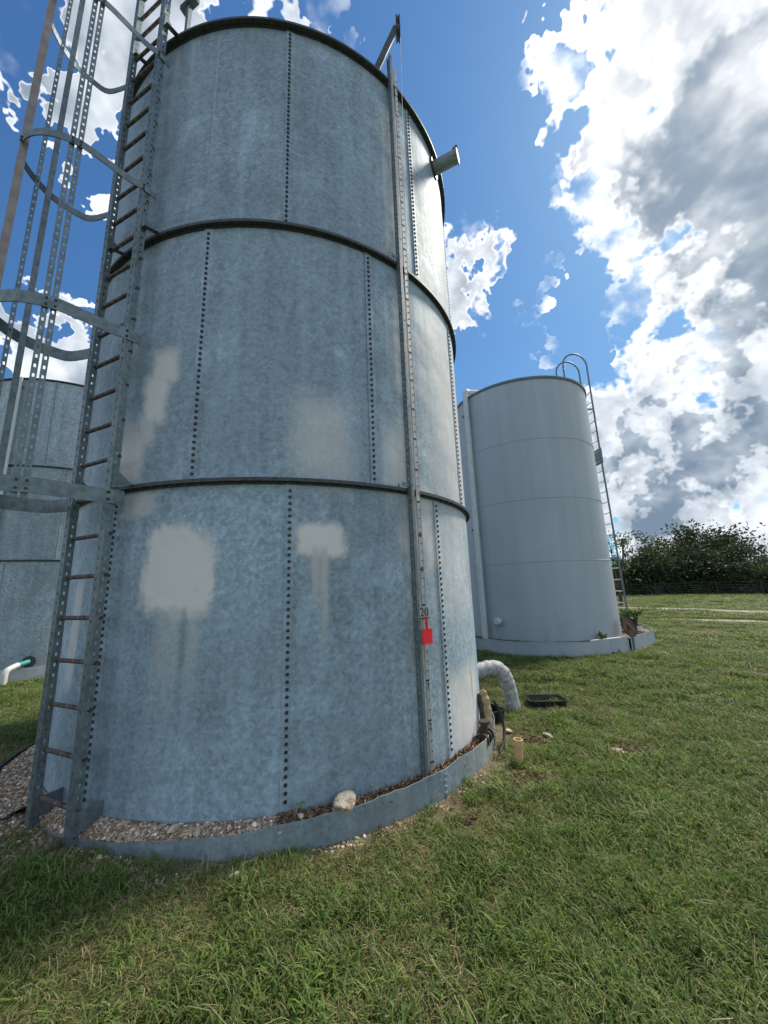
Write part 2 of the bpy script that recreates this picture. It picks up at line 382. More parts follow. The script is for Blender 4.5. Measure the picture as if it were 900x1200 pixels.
def link(name, me, parent=None, loc=None):
    o = bpy.data.objects.new(name, me); COL.objects.link(o)
    if parent is not None: o.parent = parent
    if loc is not None: o.location = loc
    return o
def tag(o, label=None, cat=None, group=None, kind=None):
    for k, v in (('label', label), ('category', cat), ('group', group), ('kind', kind)):
        if v: o[k] = v
    return o
def thing(name, loc, label, cat, group=None, rz=0.0):
    o = link(name, None, None, loc); o.rotation_euler = (0, 0, rz); o.empty_display_size = 0.2
    return tag(o, label, cat, group)
def pol(r, az, z=0.0): return Vector((r * math.cos(az * D2R), r * math.sin(az * D2R), z))
def part_copy(o, parent, loc=None):
    c = o.copy(); COL.objects.link(c); c.parent = parent
    if loc is not None: c.location = loc
    return c
def cat_curve(pts, k=4):
    pts = [Vector(q) for q in pts]; out = []
    for i in range(len(pts) - 1):
        p0, p1, p2, p3 = pts[max(i - 1, 0)], pts[i], pts[i + 1], pts[min(i + 2, len(pts) - 1)]
        for j in range(k):
            u = j / k
            out.append(0.5 * ((2 * p1) + (p2 - p0) * u + (2 * p0 - 5 * p1 + 4 * p2 - p3) * u * u + (3 * p1 - p0 - 3 * p2 + p3) * u ** 3))
    return out + [pts[-1]]

# ------------------------------------------------------------------ ground
C1 = Vector((-1.268, 5.172, 0)); R1 = 2.344
C2 = Vector((3.95, 10.27, 0)); R2 = 1.8
C3 = Vector((-9.655, 11.478, 0)); R3 = 2.344

def sstep(x, a, b):
    u = np.clip((x - a) / (b - a), 0, 1); return u * u * (3 - 2 * u)
def gz(x, y):
    x = np.asarray(x, float); y = np.asarray(y, float)
    z = 0.10 * sstep(np.hypot(x - C2.x, y - C2.y), 6.0, 2.6)
    z = z - 0.20 * sstep(np.hypot(x - C3.x, y - C3.y), 6.0, 2.7)
    z = z + 0.07 * np.exp(-((x + 2.7) ** 2 + (y - 3.2) ** 2) / (2 * 0.7 ** 2))
    far = sstep(np.hypot(x, y), 5, 16)
    z = z + 0.012 * np.sin(2.1 * x + 0.7 * y) * np.sin(1.7 * y - 0.4 * x) + far * 0.05 * np.sin(0.45 * x + 1.3) * np.sin(0.38 * y)
    return z

def ground():
    # polar sheet, fine near the viewer, reaching the horizon
    rr = np.concatenate([[0.0], np.geomspace(0.5, 40, 110), np.geomspace(46, 1800, 26)])
    na = 180
    vs = [(0, 0, float(gz(0, 0)))]
    for r in rr[1:]:
        a = np.linspace(0, 2 * np.pi, na, endpoint=False)
        x, y = r * np.cos(a), r * np.sin(a)
        z = gz(x, y) * (1 if r < 60 else 0)
        vs += list(zip(x, y, z))
    fs = [(0, 1 + k, 1 + (k + 1) % na) for k in range(na)]
    for i in range(len(rr) - 2):
        for k in range(na):
            fs.append((1 + i * na + k, 1 + (i + 1) * na + k, 1 + (i + 1) * na + (k + 1) % na, 1 + i * na + (k + 1) % na))
    mt, t, b = material("turf_soil")
    co = t.new('ShaderNodeNewGeometry').outputs['Position']
    n1 = t.noise(co, 0.55, 5.0, 0.6); n2 = t.noise(co, 6.0, 6.0, 0.7); n3 = t.noise(co, 38.0, 4.0, 0.7)
    green = t.mix(t.mr(n3, 0.35, 0.65), (0.10, 0.128, 0.036), (0.155, 0.165, 0.062))
    straw = t.mix(t.mr(n3, 0.4, 0.62), (0.17, 0.14, 0.078), (0.085, 0.068, 0.038))
    col = t.mix(t.mr(t.m('ADD', t.m('MULTIPLY', n1, 0.6), t.m('MULTIPLY', n2, 0.5)), 0.50, 0.66), green, straw)
    # bare, pebbly soil beside the tank ring
    d = t.v('LENGTH', t.v('MULTIPLY', t.v('SUBTRACT', co, tuple(C1)), (1, 1, 0)), out=1)
    bare = t.m('MULTIPLY', t.mr(t.m('ADD', d, t.m('MULTIPLY', t.m('SUBTRACT', n2, 0.5), 0.7)), 2.80, 2.50), 0.75)
    soil = t.mix(t.mr(t.noise(co, 55.0, 3.0, 0.8), 0.45, 0.62), (0.20, 0.145, 0.10), (0.36, 0.30, 0.23))
    col = t.mix(bare, col, soil)
    h = t.m('ADD', n3, t.m('MULTIPLY', n2, 2.0))
    setp(t, b, color=col, rough=0.95, spec=0.1, normal=t.bump(h, 0.8, 0.03))
    mb = MB(); mb.add(vs, fs, True)
    return tag(mb.build("ground", mt), kind='structure')
ground()

def strip_mat(name, a, b_):
    mt, t, b = material(name)
    co = t.new('ShaderNodeNewGeometry').outputs['Position']
    n = t.noise(co, 3.0, 6.0, 0.7); n2 = t.noise(co, 22.0, 4.0, 0.7)
    setp(t, b, color=t.mix(t.mr(t.m('ADD', t.m('MULTIPLY', n, .7), t.m('MULTIPLY', n2, .3)), 0.42, 0.6), a, b_), rough=0.95, spec=0.1, normal=t.bump(n2, 0.6, 0.03))
    return mt
M_CALICHE = strip_mat("caliche", (0.46, 0.41, 0.33), (0.24, 0.20, 0.14))
def ground_strip(name, pts, w, mat, lift):
    pts = cat_curve([(x, y, 0) for x, y in pts], 14); mb = MB(); vs = []
    for i, q in enumerate(pts):
        d = (pts[min(i + 1, len(pts) - 1)] - pts[max(i - 1, 0)]).normalized(); nn = Vector((-d.y, d.x, 0))
        tl = 1.0 if len(pts) < 3 else min(1, 0.15 + 4 * min(i, len(pts) - 1 - i) / len(pts))
        wl = w * tl * (0.8 + 0.45 * random.random()); wr = w * tl * (0.8 + 0.45 * random.random())
        for k in (-1, -0.33, 0.33, 1):
            p = q + nn * (wl if k < 0 else wr) * k
            vs.append((p.x, p.y, float(gz(p.x, p.y)) + lift))
    fs = [(i * 4 + k, i * 4 + k + 1, i * 4 + 5 + k, i * 4 + 4 + k) for i in range(len(pts) - 1) for k in range(3)]
    mb.add(vs, fs, True); return tag(mb.build(name, mat), kind='structure')
PATH = [(5.0, 40.0), (9.5, 32.0), (13.9, 24.2), (17.0, 18.0), (20.5, 11.0), (25.0, 2.0)]
PATH2 = [(11.6, 16.2), (13.2, 14.9), (14.6, 13.6), (16.5, 11.5)]
ground_strip("path", PATH, 0.85, M_CALICHE, 0.012)
ground_strip("path", PATH2, 0.32, M_CALICHE, 0.012)

# ------------------------------------------------------------------ bolted steel tank
def bolted_tank(root, R, lev, seam0, mat, n_sheet=10, nb=44, bolt_r=0.014, detail=True, flange=0.05, levels=3):
    step = 360.0 / n_sheet
    for c in range(levels):
        za, zb = lev[c], lev[c + 1]; zl = za
        if c == 0: za -= 0.14
        for k in range(n_sheet):
            a = seam0[c] + k * step
            mb = MB()
            mb.revolve([(R - 0.004, za), (R, za), (R, zb), (R - 0.004, zb)], a, a + step, 14)
            # the lap, one sheet proud of the next
            lap = 0.085 / R / D2R
            lv = [pol(r, a + q * lap, z) for q, r in ((0, R - .002), (0, R + .012), (.45, R + .007), (1, R + .0015), (1, R - .002)) for z in (za + .002, zb - .002)]
            mb.add(lv, [(2 * q, 2 * q + 2, 2 * q + 3, 2 * q + 1) for q in range(4)] + [(0, 2, 4, 6, 8), (9, 7, 5, 3, 1)])
            for f in range(len(mb.sm)): mb.sm[f] = False
            p = mb.build("steel_panel", mat, root)
            b = MB()
            for j in range(nb):
                zz = zl + 0.05 + (zb - zl - 0.1) * (j + 0.5) / nb
                aa = a + lap * 0.42
                d = pol(1, aa); b.bolt(pol(R + 0.005, aa, zz), d, bolt_r)
            tag(b.build("bolt_row", M_BOLT, p), kind='stuff')
    for c in range(1, levels + 1):
        zz = lev[c]; fl = flange + (0.01 if c == levels else 0)
        mb = MB(); mb.revolve([(R - 0.002, zz - 0.022), (R + 0.016, zz - 0.022), (R + 0.016, zz - 0.006), (R + fl, zz - 0.006), (R + fl, zz + 0.022), (R - 0.002, zz + 0.022)], 0, 360, 144)
        fr = mb.build("flange_ring", M_DARK, root)
        b = MB(); nn = 150
        for j in range(nn):
            aa = j * 360 / nn
            b.bolt(pol(R + fl * .62, aa, zz - 0.005), (0, 0, -1), bolt_r * .8, 0.012)
        tag(b.build("bolt_row", M_BOLT, fr), kind='stuff')
    # shallow cone roof
    zt = lev[-1] + 0.022
    mb = MB(); mb.revolve([(R + 0.03, zt), (0.02, zt + 0.16)], 0, 360, 72, closed=False)
    return mb.build("roof", mat, root)

main_tank = thing("storage_tank", C1, "tall galvanized bolted steel water tank with caged ladder and red gauge target", "tank", "bolted galvanized tanks")
LEV = [0.150, 2.462, 4.870, 7.372]
bolted_tank(main_tank, R1, LEV, (-77.7, -96.3, -79.5), M_GALV)
ZT = LEV[3]

# --- caged ladder
LAZ = -114.5
oV = Vector((math.cos(LAZ * D2R), math.sin(LAZ * D2R), 0)); tV = Vector((-oV.y, oV.x, 0))
L0 = oV * 2.515
def lp(t, o, z): return L0 + tV * t + oV * o + Vector((0, 0, z))
ladder = link("caged_ladder", None, main_tank)
LTOP = 9.0
LW = 0.2435
for sgn in (-1, 1):
    mb = MB(); foot = 0.02 if sgn < 0 else -0.04
    mb.perf(lp(sgn * LW, -0.028, 0), oV, foot, LTOP, 0.056, 0.006)                 # flange square to the tank wall
    wf = 0.062 if sgn > 0 else 0.052
    mb.perf(lp(sgn * LW - 0.004 - wf / 2, -0.003, 0), tV, foot, LTOP, wf, 0.006)     # flange along the wall
    mb.build("rail", M_STEEL, ladder)
rung_me = MB().tube([lp(-LW - .02, -0.045, 0), lp(LW + .004, -0.045, 0)], 0.0165, 8).mesh("rung", M_RUSTBAR)
for k in range(28):
    link("rung", rung_me, ladder, (0, 0, 0.24 + 0.3075 * k))
HOOP = [(.262, -.10), (.252, .0), (.205, .11), (.171, .276), (.133, .432), (.071, .528), (-.022, .611), (-.133, .66), (-.252, .668), (-.369, .638), (-.464, .569), (-.537, .456), (-.579, .316), (-.561, .159), (-.496, .044), (-.255, -.02)]
for z, hw in ((2.37, 0.055), (3.76, 0.05), (5.27, 0.034), (6.92, 0.034), (8.35, 0.034)):
    path = cat_curve([lp(t, o, z) for t, o in HOOP], 4)
    h = MB().strap(path, hw, 0.004).build("cage_hoop", M_STEEL, ladder)
    b = MB()
    for t, o in ((.252, .01), (.10, .49), (.125, .445), (-.252, .672), (-.545, .44), (-.575, .36), (-.262, .0)):
        for dz in (-hw * .5, hw * .5):
            b.bolt(lp(t, o, z + dz), lp(t, o + .001, 0) - lp(-.2, .3, 0), 0.011, 0.012)
    tag(b.build("bolt", M_BOLT, h), kind='stuff')
def bar_at(t, o, perf, w, zlo, mat, wd):
    mb = MB(); base = lp(t, o, 0)
    if perf: mb.perf(base, wd, zlo, LTOP + 0.2, w, 0.004, 0.075, 0.013, 0.028)
    else: mb.box(base + Vector((0, 0, (zlo + LTOP + .2) / 2)), Vector(wd).normalized() * w / 2, Vector(wd).cross(Vector((0, 0, 1))).normalized() * 0.004, (0, 0, (LTOP + .2 - zlo) / 2))
    mb.build("cage_bar", mat, ladder)
view = (Vector((-2.8, 2.6, 0))).normalized(); side = Vector((view.y, -view.x, 0))
bar_at(-.252, .655, False, .050, 2.30, M_BROWNBAR, side)
bar_at(.084, .488, True, .036, 2.28, M_STEEL, side)
bar_at(.110, .445, True, .036, 2.28, M_STEEL, side)
bar_at(-.528, .452, True, .032, 2.28, M_STEEL, side)
bar_at(-.560, .355, False, .042, 2.28, M_STEEL, side)
# stand-off plates from the rails to the flanges and the tank foot
for z in LEV[1:]:
    for sgn in (-1, 1):
        mb = MB(); t = sgn * LW + (0.006 if sgn > 0 else -.006)
        a = lp(t, -0.01, z - 0.02); b_ = lp(t, -0.01, z + 0.15); c_ = lp(t, -0.140, z + 0.045); d_ = lp(t, -0.140, z + 0.032)
        nn = tV * 0.003
        vs = [q + s_ * nn for s_ in (-1, 1) for q in (a, b_, c_, d_)]
        mb.add(vs, [(0, 1, 2, 3), (7, 6, 5, 4), (0, 4, 5, 1), (1, 5, 6, 2), (2, 6, 7, 3), (3, 7, 4, 0)])
        # folded lip that lies on the flange
        e = lp(t + 0.05, -0.01, z - 0.02); g = lp(t + 0.05, -0.140, z + 0.032)
        mb.add([a + Vector((0, 0, .001)), d_ + Vector((0, 0, .001)), g, e, a - Vector((0, 0, .005)), d_ - Vector((0, 0, .005)), g - Vector((0, 0, .006)), e - Vector((0, 0, .006))],
               [(0, 1, 2, 3), (7, 6, 5, 4), (0, 3, 7, 4), (1, 5, 6, 2), (2, 6, 7, 3)])
        mb.build("bracket", M_STEEL, ladder)
for sgn in (-1, 1):
    mb = MB(); t = sgn * LW + 0.012
    mb.box(lp(t, -0.095, 0.185), oV * 0.10, tV * 0.003, (0, 0, 0.065))
    for dz in (-.05, 0, .05): mb.bolt(lp(t + .003, -0.03, 0.185 + dz * .8), tV, 0.012, 0.012)
    mb.build("bracket", M_STEEL, ladder)

# --- level gauge
gauge = link("level_gauge", None, main_tank)
GA = -49.8
go = Vector((math.cos(GA * D2R), math.sin(GA * D2R), 0)); gt = Vector((-go.y, go.x, 0)); G0 = go * 2.43
def gp(t, o, z): return G0 + gt * t + go * o + Vector((0, 0, z))
mb = MB(); mb.perf(gp(-0.066, -0.025, 0), go, 0.12, 7.72, 0.050, 0.005, 0.06, 0.011, 0.016); mb.perf(gp(-0.055, 0.001, 0), gt, 0.12, 7.72, 0.022, 0.004, 0.06, 0.006, 0.012)
mb.build("gauge_rail", M_STEEL, gauge)
mb = MB(); mb.box(gp(-0.020, -0.030, 4.0), gt * 0.017, go * 0.004, (0, 0, 3.83)); mb.build("gauge_strip", M_BROWNBAR, gauge)
mb = MB(); mb.box(gp(0.044, -0.034, 3.93), gt * 0.019, go * 0.004, (0, 0, 3.75))
board = mb.build("gauge_board", M_BOARD, gauge)
tk = MB()
for k in range(24):
    zz = 0.24 + 0.3048 * k
    tk.box(gp(0.044, -0.029, zz), gt * 0.0185, go * 0.0012, (0, 0, 0.007))
    for q in (0.25, 0.5, 0.75): tk.box(gp(0.054, -0.029, zz + .3048 * q), gt * 0.009, go * 0.0012, (0, 0, 0.003))
for zz in (0.46, 1.59, 3.3, 4.23, 5.2, 6.3): tk.box(gp(-0.020, -0.025, zz), gt * 0.0165, go * 0.0012, (0, 0, 0.006))
tag(tk.build("tick_marks", M_BLACKPAINT, board), kind='stuff')
def numeral(txt, t, z, size, rot=0.0, o_=-0.029):
    cu = bpy.data.curves.new("numeral", 'FONT'); cu.body = txt; cu.size = size; cu.align_x = 'CENTER'; cu.align_y = 'CENTER'; cu.extrude = 0.001
    ob = bpy.data.objects.new("numeral_src", cu); COL.objects.link(ob)
    bpy.context.view_layer.update()
    me = bpy.data.meshes.new_from_object(ob.evaluated_get(bpy.context.evaluated_depsgraph_get()))
    bpy.data.objects.remove(ob); me.materials.clear(); me.materials.append(M_BLACKPAINT)
    M = Matrix((gt, Vector((0, 0, 1)), go)).transposed().to_4x4() @ Matrix.Rotation(rot, 4, 'Z')
    M.translation = gp(t, o_, z)
    me.transform(M); return link("numeral", me, gauge)
for txt, t, z, s_, r_ in (("8", .046, 2.07, .07, 0), ("9", .046, 1.76, .07, 0), ("7", .046, .80, .07, 0), ("2", .046, .50, .07, 0), ("2", -.020, .23, .06, 0)):
    numeral(txt, t, z, s_, r_)
mb = MB(); mb.box(gp(0.012, 0.000, 1.395), gt * 0.060, go * 0.003, (0, 0, 0.050)); mb.build("number_plate", M_BOARD, gauge)
numeral("20", 0.012, 1.40, 0.105, 0, 0.0042)
mb = MB(); mb.box(gp(0.012, 0.006, 1.352), gt * 0.058, go * 0.0015, (0, 0, 0.004)); mb.build("underline", M_BLACKPAINT, gauge)
# red target with slots, hung by a rod from the cable
tg = MB(); zc = 1.205; tt = 0.014
for t0, t1, z0_, z1_ in ((-.055, .055, -.045, .045), (-.055, -.010, .045, .062), (.010, .055, .045, .062), (-.055, -.010, -.062, -.045), (.010, .055, -.062, -.045)):
    tg.box(gp(tt + (t0 + t1) / 2, 0.022, zc + (z0_ + z1_) / 2), gt * (t1 - t0) / 2, go * 0.006, (0, 0, (z1_ - z0_) / 2))
tgo = tg.build("target_flag", M_RED, gauge)
mb = MB(); mb.tube([gp(tt - .006, 0.022, zc + .045), gp(tt - .006, 0.022, zc + .16)], 0.006, 6); mb.tube([gp(tt + .008, 0.022, zc + .045), gp(tt + .008, 0.022, zc + .16)], 0.006, 6); mb.build("hanger", M_RED, gauge)
mb = MB(); mb.tube([gp(tt, 0.024, zc + .16), gp(tt, 0.025, 5.0), gp(.03, 0.10, 8.06)], 0.0028, 5); mb.build("cable", M_ZINC, gauge)
# pulley arm over the rim
A0 = pol(R1 - 0.05, -55.0, ZT + 0.05); A1 = gp(0.0, 0.03, 8.13)
dA = (A1 - A0).normalized(); nA_ = dA.cross(Vector((0, 0, 1))).normalized(); uA = nA_.cross(dA)
mb = MB()
LA = (A1 - A0).length
for sg in (-1, 1): mb.box((A0 + A1) / 2 + nA_ * sg * 0.034, dA * LA / 2, uA * 0.006, nA_ * 0.022)
k = 0.03
while k < LA:
    mb.box(A0 + dA * k, dA * 0.02, uA * 0.0038, nA_ * 0.0125); k += 0.085
mb.box((A0 + A1) / 2 + nA_ * 0.058 - uA * .03, dA * LA / 2, uA * 0.036, nA_ * 0.003)
mb.build("pulley_arm", M_DARK, gauge)
for d_, z_ in ((-0.02, 8.20), (0.02, 8.06)):
    mb = MB(); cpt = gp(0.02, 0.08, z_)
    nn = (gt * .75 + go * .66).normalized(); a_ = (go * .75 - gt * .66).normalized(); b_ = Vector((0, 0, 1)); n = 18; prof = [(0.02, -.022), (0.085, -.022), (0.065, 0), (0.085, .022), (0.02, .022)]
    vs = [cpt + nn * h_ + r_ * (math.cos(2 * PI * i / n) * a_ + math.sin(2 * PI * i / n) * b_) for i in range(n) for r_, h_ in prof]
    mb.add(vs, [(i * 5 + j, ((i + 1) % n) * 5 + j, ((i + 1) % n) * 5 + (j + 1) % 5, i * 5 + (j + 1) % 5) for i in range(n) for j in range(5)], True)
    mb.build("pulley", M_DARK, gauge)
for z_ in LEV[1:3]:
    mb = MB(); mb.box(gp(-0.10, -0.02, z_ + 0.05), gt * 0.05, go * 0.004, (0, 0, 0.018)); mb.box(gp(-0.16, -0.055, z_ + .04), (gt * 0.04 - go * .03), (go * .003), (0, 0, 0.012)); mb.build("bracket", M_STEEL, gauge)

# --- overflow spout under the top rim
SA = -26.0; so = pol(1, SA); sz = ZT - 0.155
mb = MB(); mb.tube([so * (R1 - 0.02) + Vector((0, 0, sz)), so * (R1 + 0.33) + Vector((0, 0, sz))], 0.085, 20)
sp = mb.build("spout_pipe", M_ZINC, main_tank)
mb = MB(); mb.tube([so * (R1 + 0.003) + Vector((0, 0, sz)), so * (R1 + 0.02) + Vector((0, 0, sz))], 0.13, 20); mb.build("flange", M_DARK, sp)
mb = MB(); mb.tube([so * (R1 + 0.325) + Vector((0, 0, sz)), so * (R1 + 0.345) + Vector((0, 0, sz))], 0.092, 20); mb.build("rim", M_ZINC, sp)
mb = MB(); mb.tube([so * (R1 + 0.29) + Vector((0, 0, sz + .08)), so * (R1 + 0.29) + Vector((0, 0, sz + .14)), so * (R1 + 0.34) + Vector((0, 0, sz + .165))], 0.022, 8); mb.build("hook", M_DARK, sp)
# --- guard post by the ladder top
pp = pol(R1 - 0.02, -106.8)
mb = MB(); mb.box(pp + Vector((0, 0, ZT + 0.30)), tV * 0.02, oV * 0.02, (0, 0, 0.29)); gpst = mb.build("guard_post", M_STEEL, main_tank)
mb = MB(); mb.box(pp + Vector((0, 0, ZT + 0.595)), tV * 0.11, oV * 0.035, (0, 0, 0.03)); mb.build("cross_piece", M_DARK, gpst)

# ------------------------------------------------------------------ ring of bent sheet round the tank foot
ring = thing("base_ring", C1, "low galvanized sheet ring holding gravel around the foot of the tall bolted tank", "retaining ring")
RR = 2.475
RT = [(-180, .10), (-125, .06), (-113, .07), (-100, .105), (-85, .135), (-71, .168), (-55, .19), (-43, .205), (-30, .19), (-20, .16), (40, .16), (180, .12)]
def ring_top(a): return float(np.interp(((a + 180) % 360) - 180, [q[0] for q in RT], [q[1] for q in RT]))
for a0, a1 in ((-126, -82.2), (-82.2, -47.5), (-47.5, -19), (-19, 20), (20, 60), (60, 100), (100, 140), (140, 158)):
    n = 22; vs = []
    off = 0.0
    for i in range(n + 1):
        a = a0 + (a1 - a0) * i / n; zt = ring_top(a) + 0.004 * math.sin(a * .7) + 0.003 * math.sin(a * 1.9)
        for r, z in ((RR - .0025, -.15), (RR + .0025, -.15), (RR + .0025, zt), (RR - .0025, zt)): vs.append(pol(r + .006 * math.sin(a * .35), a, z))
    fs = [(i * 4 + k, i * 4 + 4 + k, i * 4 + 4 + (k + 1) % 4, i * 4 + (k + 1) % 4) for i in range(n) for k in range(4)] + [(0, 1, 2, 3), (n * 4 + 3, n * 4 + 2, n * 4 + 1, n * 4)]
    mb = MB(); mb.add(vs, fs)
    pl = mb.build("ring_plate", M_RING, ring)
    mb = MB(); zt = ring_top(a0)
    mb.revolve([(RR + .003, -.1), (RR + .0085, -.1), (RR + .0085, zt - .004), (RR + .003, zt - .004)], a0 - 1.2, a0 + 1.2, 3)
    for k in range(4): mb.bolt(pol(RR + .0085, a0, 0.03 + (zt - .05) * k / 3.5), pol(1, a0), 0.013, 0.012)
    mb.build("joint_strap", M_RING, pl)

# black edging and gravel bed at the left of the ladder
edg = MB(); vs = []
for i in range(41):
    a = -128 - 80 * i / 40; z = float(gz(*(C1 + pol(2.70, a)).xy))
    for r, dz in ((2.69, -.05), (2.71, -.05), (2.71, .095), (2.69, .095)): vs.append(pol(r, a, z + dz))
edg.add(vs, [(i * 4 + k, i * 4 + 4 + k, i * 4 + 4 + (k + 1) % 4, i * 4 + (k + 1) % 4) for i in range(40) for k in range(4)] + [(0, 1, 2, 3), (163, 162, 161, 160)])
tag(edg.build("garden_edging", M_RUBBER, None, C1), "black plastic edging strip holding the gravel left of the caged ladder", "edging")

def soil_mat(name, a, b_, c_):
    mt, t, b = material(name)
    co = t.new('ShaderNodeTexCoord').outputs['Object']
    n = t.noise(co, 60.0, 4.0, 0.8); n2 = t.noise(co, 9.0, 4.0, 0.6)
    col = t.mix(t.mr(n, 0.4, 0.6), a, b_); col = t.mix(t.mr(n2, 0.5, 0.65), col, c_)
    setp(t, b, color=col, rough=0.95, spec=0.1, normal=t.bump(n, 1.0, 0.02)); return mt
M_BED = soil_mat("gravel_soil", (0.25, 0.17, 0.12), (0.40, 0.31, 0.23), (0.20, 0.145, 0.10))
def bed_z(a, r):
    """height of the gravel bed at azimuth a, radius r"""
    a = np.asarray(a, float); r = np.asarray(r, float)
    zo = np.minimum(np.interp((a + 180) % 360 - 180, [q[0] for q in RT], [q[1] for q in RT]) - .014, .108)
    right = np.interp(r, [R1, 2.40, RR], [.148, .140, .10])
    right = right + (zo - .10) * np.clip((r - R1) / (RR - R1), 0, 1)
    left = np.interp(r, [R1, 2.45, 2.69], [.145, .125, .085])
    return np.where((a < -126) | (a > 158), left, right)
bed = MB()
for a0_, a1_, rs_, n_ in ((-126.0, 158.0, (R1 + .002, 2.37, 2.40, 2.44, RR - .002), 140), (-202.0, -126.001, (R1 + .002, 2.45, 2.55, 2.688), 50)):
    vs = [pol(r, a, float(bed_z(a, r))) for a in np.linspace(a0_, a1_, n_ + 1) for r in rs_]; k_ = len(rs_)
    bed.add(vs, [(i * k_ + q, i * k_ + q + 1, (i + 1) * k_ + q + 1, (i + 1) * k_ + q) for i in range(n_) for q in range(k_ - 1)], True)
tag(bed.build("soil_bed", M_BED, None, C1), kind='structure')

# ------------------------------------------------------------------ scattered stuff (instances of a few pieces through geometry nodes)
def piece_collection(name, objs):
    c = bpy.data.collections.new(name)
    for o in objs: c.objects.link(o)
    return c
def scatter(name, pts, rots, scls, idx, coll, label=None):
    me = bpy.data.meshes.new(name); me.vertices.add(len(pts)); me.vertices.foreach_set('co', np.asarray(pts, np.float32).ravel())
    for nm, typ, key, arr in (('rot', 'FLOAT_VECTOR', 'vector', rots), ('scl', 'FLOAT_VECTOR', 'vector', scls), ('pick', 'INT', 'value', idx)):
        at = me.attributes.new(nm, typ, 'POINT'); at.data.foreach_set(key, np.asarray(arr).ravel())
    o = link(name, me); tag(o, kind='stuff')
    g = bpy.data.node_groups.new(name, 'GeometryNodeTree')
    g.interface.new_socket('Geometry', in_out='INPUT', socket_type='NodeSocketGeometry'); g.interface.new_socket('Geometry', in_out='OUTPUT', socket_type='NodeSocketGeometry')
    N = g.nodes; L = g.links
    gi = N.new('NodeGroupInput'); go_ = N.new('NodeGroupOutput'); ins = N.new('GeometryNodeInstanceOnPoints'); ci = N.new('GeometryNodeCollectionInfo')
    ci.inputs['Collection'].default_value = coll; ci.inputs['Separate Children'].default_value = True; ci.inputs['Reset Children'].default_value = True
    def na(nm, typ):
        n = N.new('GeometryNodeInputNamedAttribute'); n.data_type = typ; n.inputs[0].default_value = nm; return n.outputs[0]
    e2r = N.new('FunctionNodeEulerToRotation')
    L.new(gi.outputs[0], ins.inputs['Points']); L.new(ci.outputs[0], ins.inputs['Instance']); ins.inputs['Pick Instance'].default_value = True
    L.new(na('pick', 'INT'), ins.inputs['Instance Index']); L.new(na('rot', 'FLOAT_VECTOR'), e2r.inputs[0]); L.new(e2r.outputs[0], ins.inputs['Rotation'])
    L.new(na('scl', 'FLOAT_VECTOR'), ins.inputs['Scale']); L.new(ins.outputs[0], go_.inputs[0])
    md = o.modifiers.new("scatter", 'NODES'); md.node_group = g
    return o
def colour_mesh(name, vs, fs, cols, mat, smooth=False):
    me = bpy.data.meshes.new(name); me.from_pydata([tuple(map(float, q)) for q in vs], [], fs); me.materials.append(mat)
    at = me.color_attributes.new('Col', 'FLOAT_COLOR', 'POINT')
    at.data.foreach_set('color', np.concatenate([np.asarray(cols, np.float32), np.ones((len(vs), 1), np.float32)], 1).ravel())
    if smooth: me.polygons.foreach_set('use_smooth', [True] * len(fs))
    me.update(); return me

GREENS = [(0.112, 0.190, 0.040), (0.145, 0.228, 0.050), (0.190, 0.255, 0.070), (0.132, 0.200, 0.056), (0.225, 0.260, 0.092)]
STRAWS = [(0.38, 0.33, 0.18), (0.30, 0.255, 0.13), (0.48, 0.42, 0.26), (0.24, 0.20, 0.105)]
def tuft(name, nb, rad, hmin, hmax, dry, lean, width=0.0028, seed=0):
    r = np.random.default_rng(seed); vs = []; fs = []; cs = []
    for i in range(nb):
        a = r.uniform(0, 2 * PI); q = rad * math.sqrt(r.uniform()); p = np.array([q * math.cos(a), q * math.sin(a), -0.004])
        b = r.uniform(0, 2 * PI); h = r.uniform(hmin, hmax); ln = r.uniform(lean * .4, lean)
        isdry = r.uniform() < dry
        if isdry: h *= r.uniform(.6, 1.1); ln = min(1.35, ln * 1.35)
        d = np.array([math.cos(b), math.sin(b), 0]); s = np.array([-d[1], d[0], 0])
        w = width * r.uniform(.6, 1.3) * (0.6 if isdry else 1)
        col = np.array((STRAWS if isdry else GREENS)[r.integers(4 if isdry else 5)]) * r.uniform(.8, 1.2)
        o = len(vs); L = h * r.uniform(.9, 1.3)
        pts = []
        for u, bend in ((0, 0), (.4, .35), (.75, .8), (1.0, 1.15)):
            th = ln * bend
            pts.append(p + d * L * u * math.sin(th) + np.array([0, 0, 1]) * L * u * max(math.cos(th), 0.06 if th < 1.5 else -.05))
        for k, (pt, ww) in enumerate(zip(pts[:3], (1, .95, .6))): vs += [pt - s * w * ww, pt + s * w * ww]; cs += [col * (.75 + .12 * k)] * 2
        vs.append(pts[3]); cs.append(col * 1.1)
        fs += [(o, o + 1, o + 3, o + 2), (o + 2, o + 3, o + 5, o + 4), (o + 4, o + 5, o + 6)]
    return bpy.data.objects.new(name, colour_mesh(name, vs, fs, cs, M_BLADE))
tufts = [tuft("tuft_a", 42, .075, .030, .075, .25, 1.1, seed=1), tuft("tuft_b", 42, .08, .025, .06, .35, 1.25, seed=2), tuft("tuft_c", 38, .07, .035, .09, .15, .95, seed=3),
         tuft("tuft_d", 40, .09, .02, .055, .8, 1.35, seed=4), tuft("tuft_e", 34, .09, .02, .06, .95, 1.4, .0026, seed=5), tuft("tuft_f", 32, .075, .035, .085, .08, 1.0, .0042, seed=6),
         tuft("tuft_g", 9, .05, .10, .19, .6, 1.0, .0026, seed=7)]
tuft_col = piece_collection("grass_pieces", tufts)

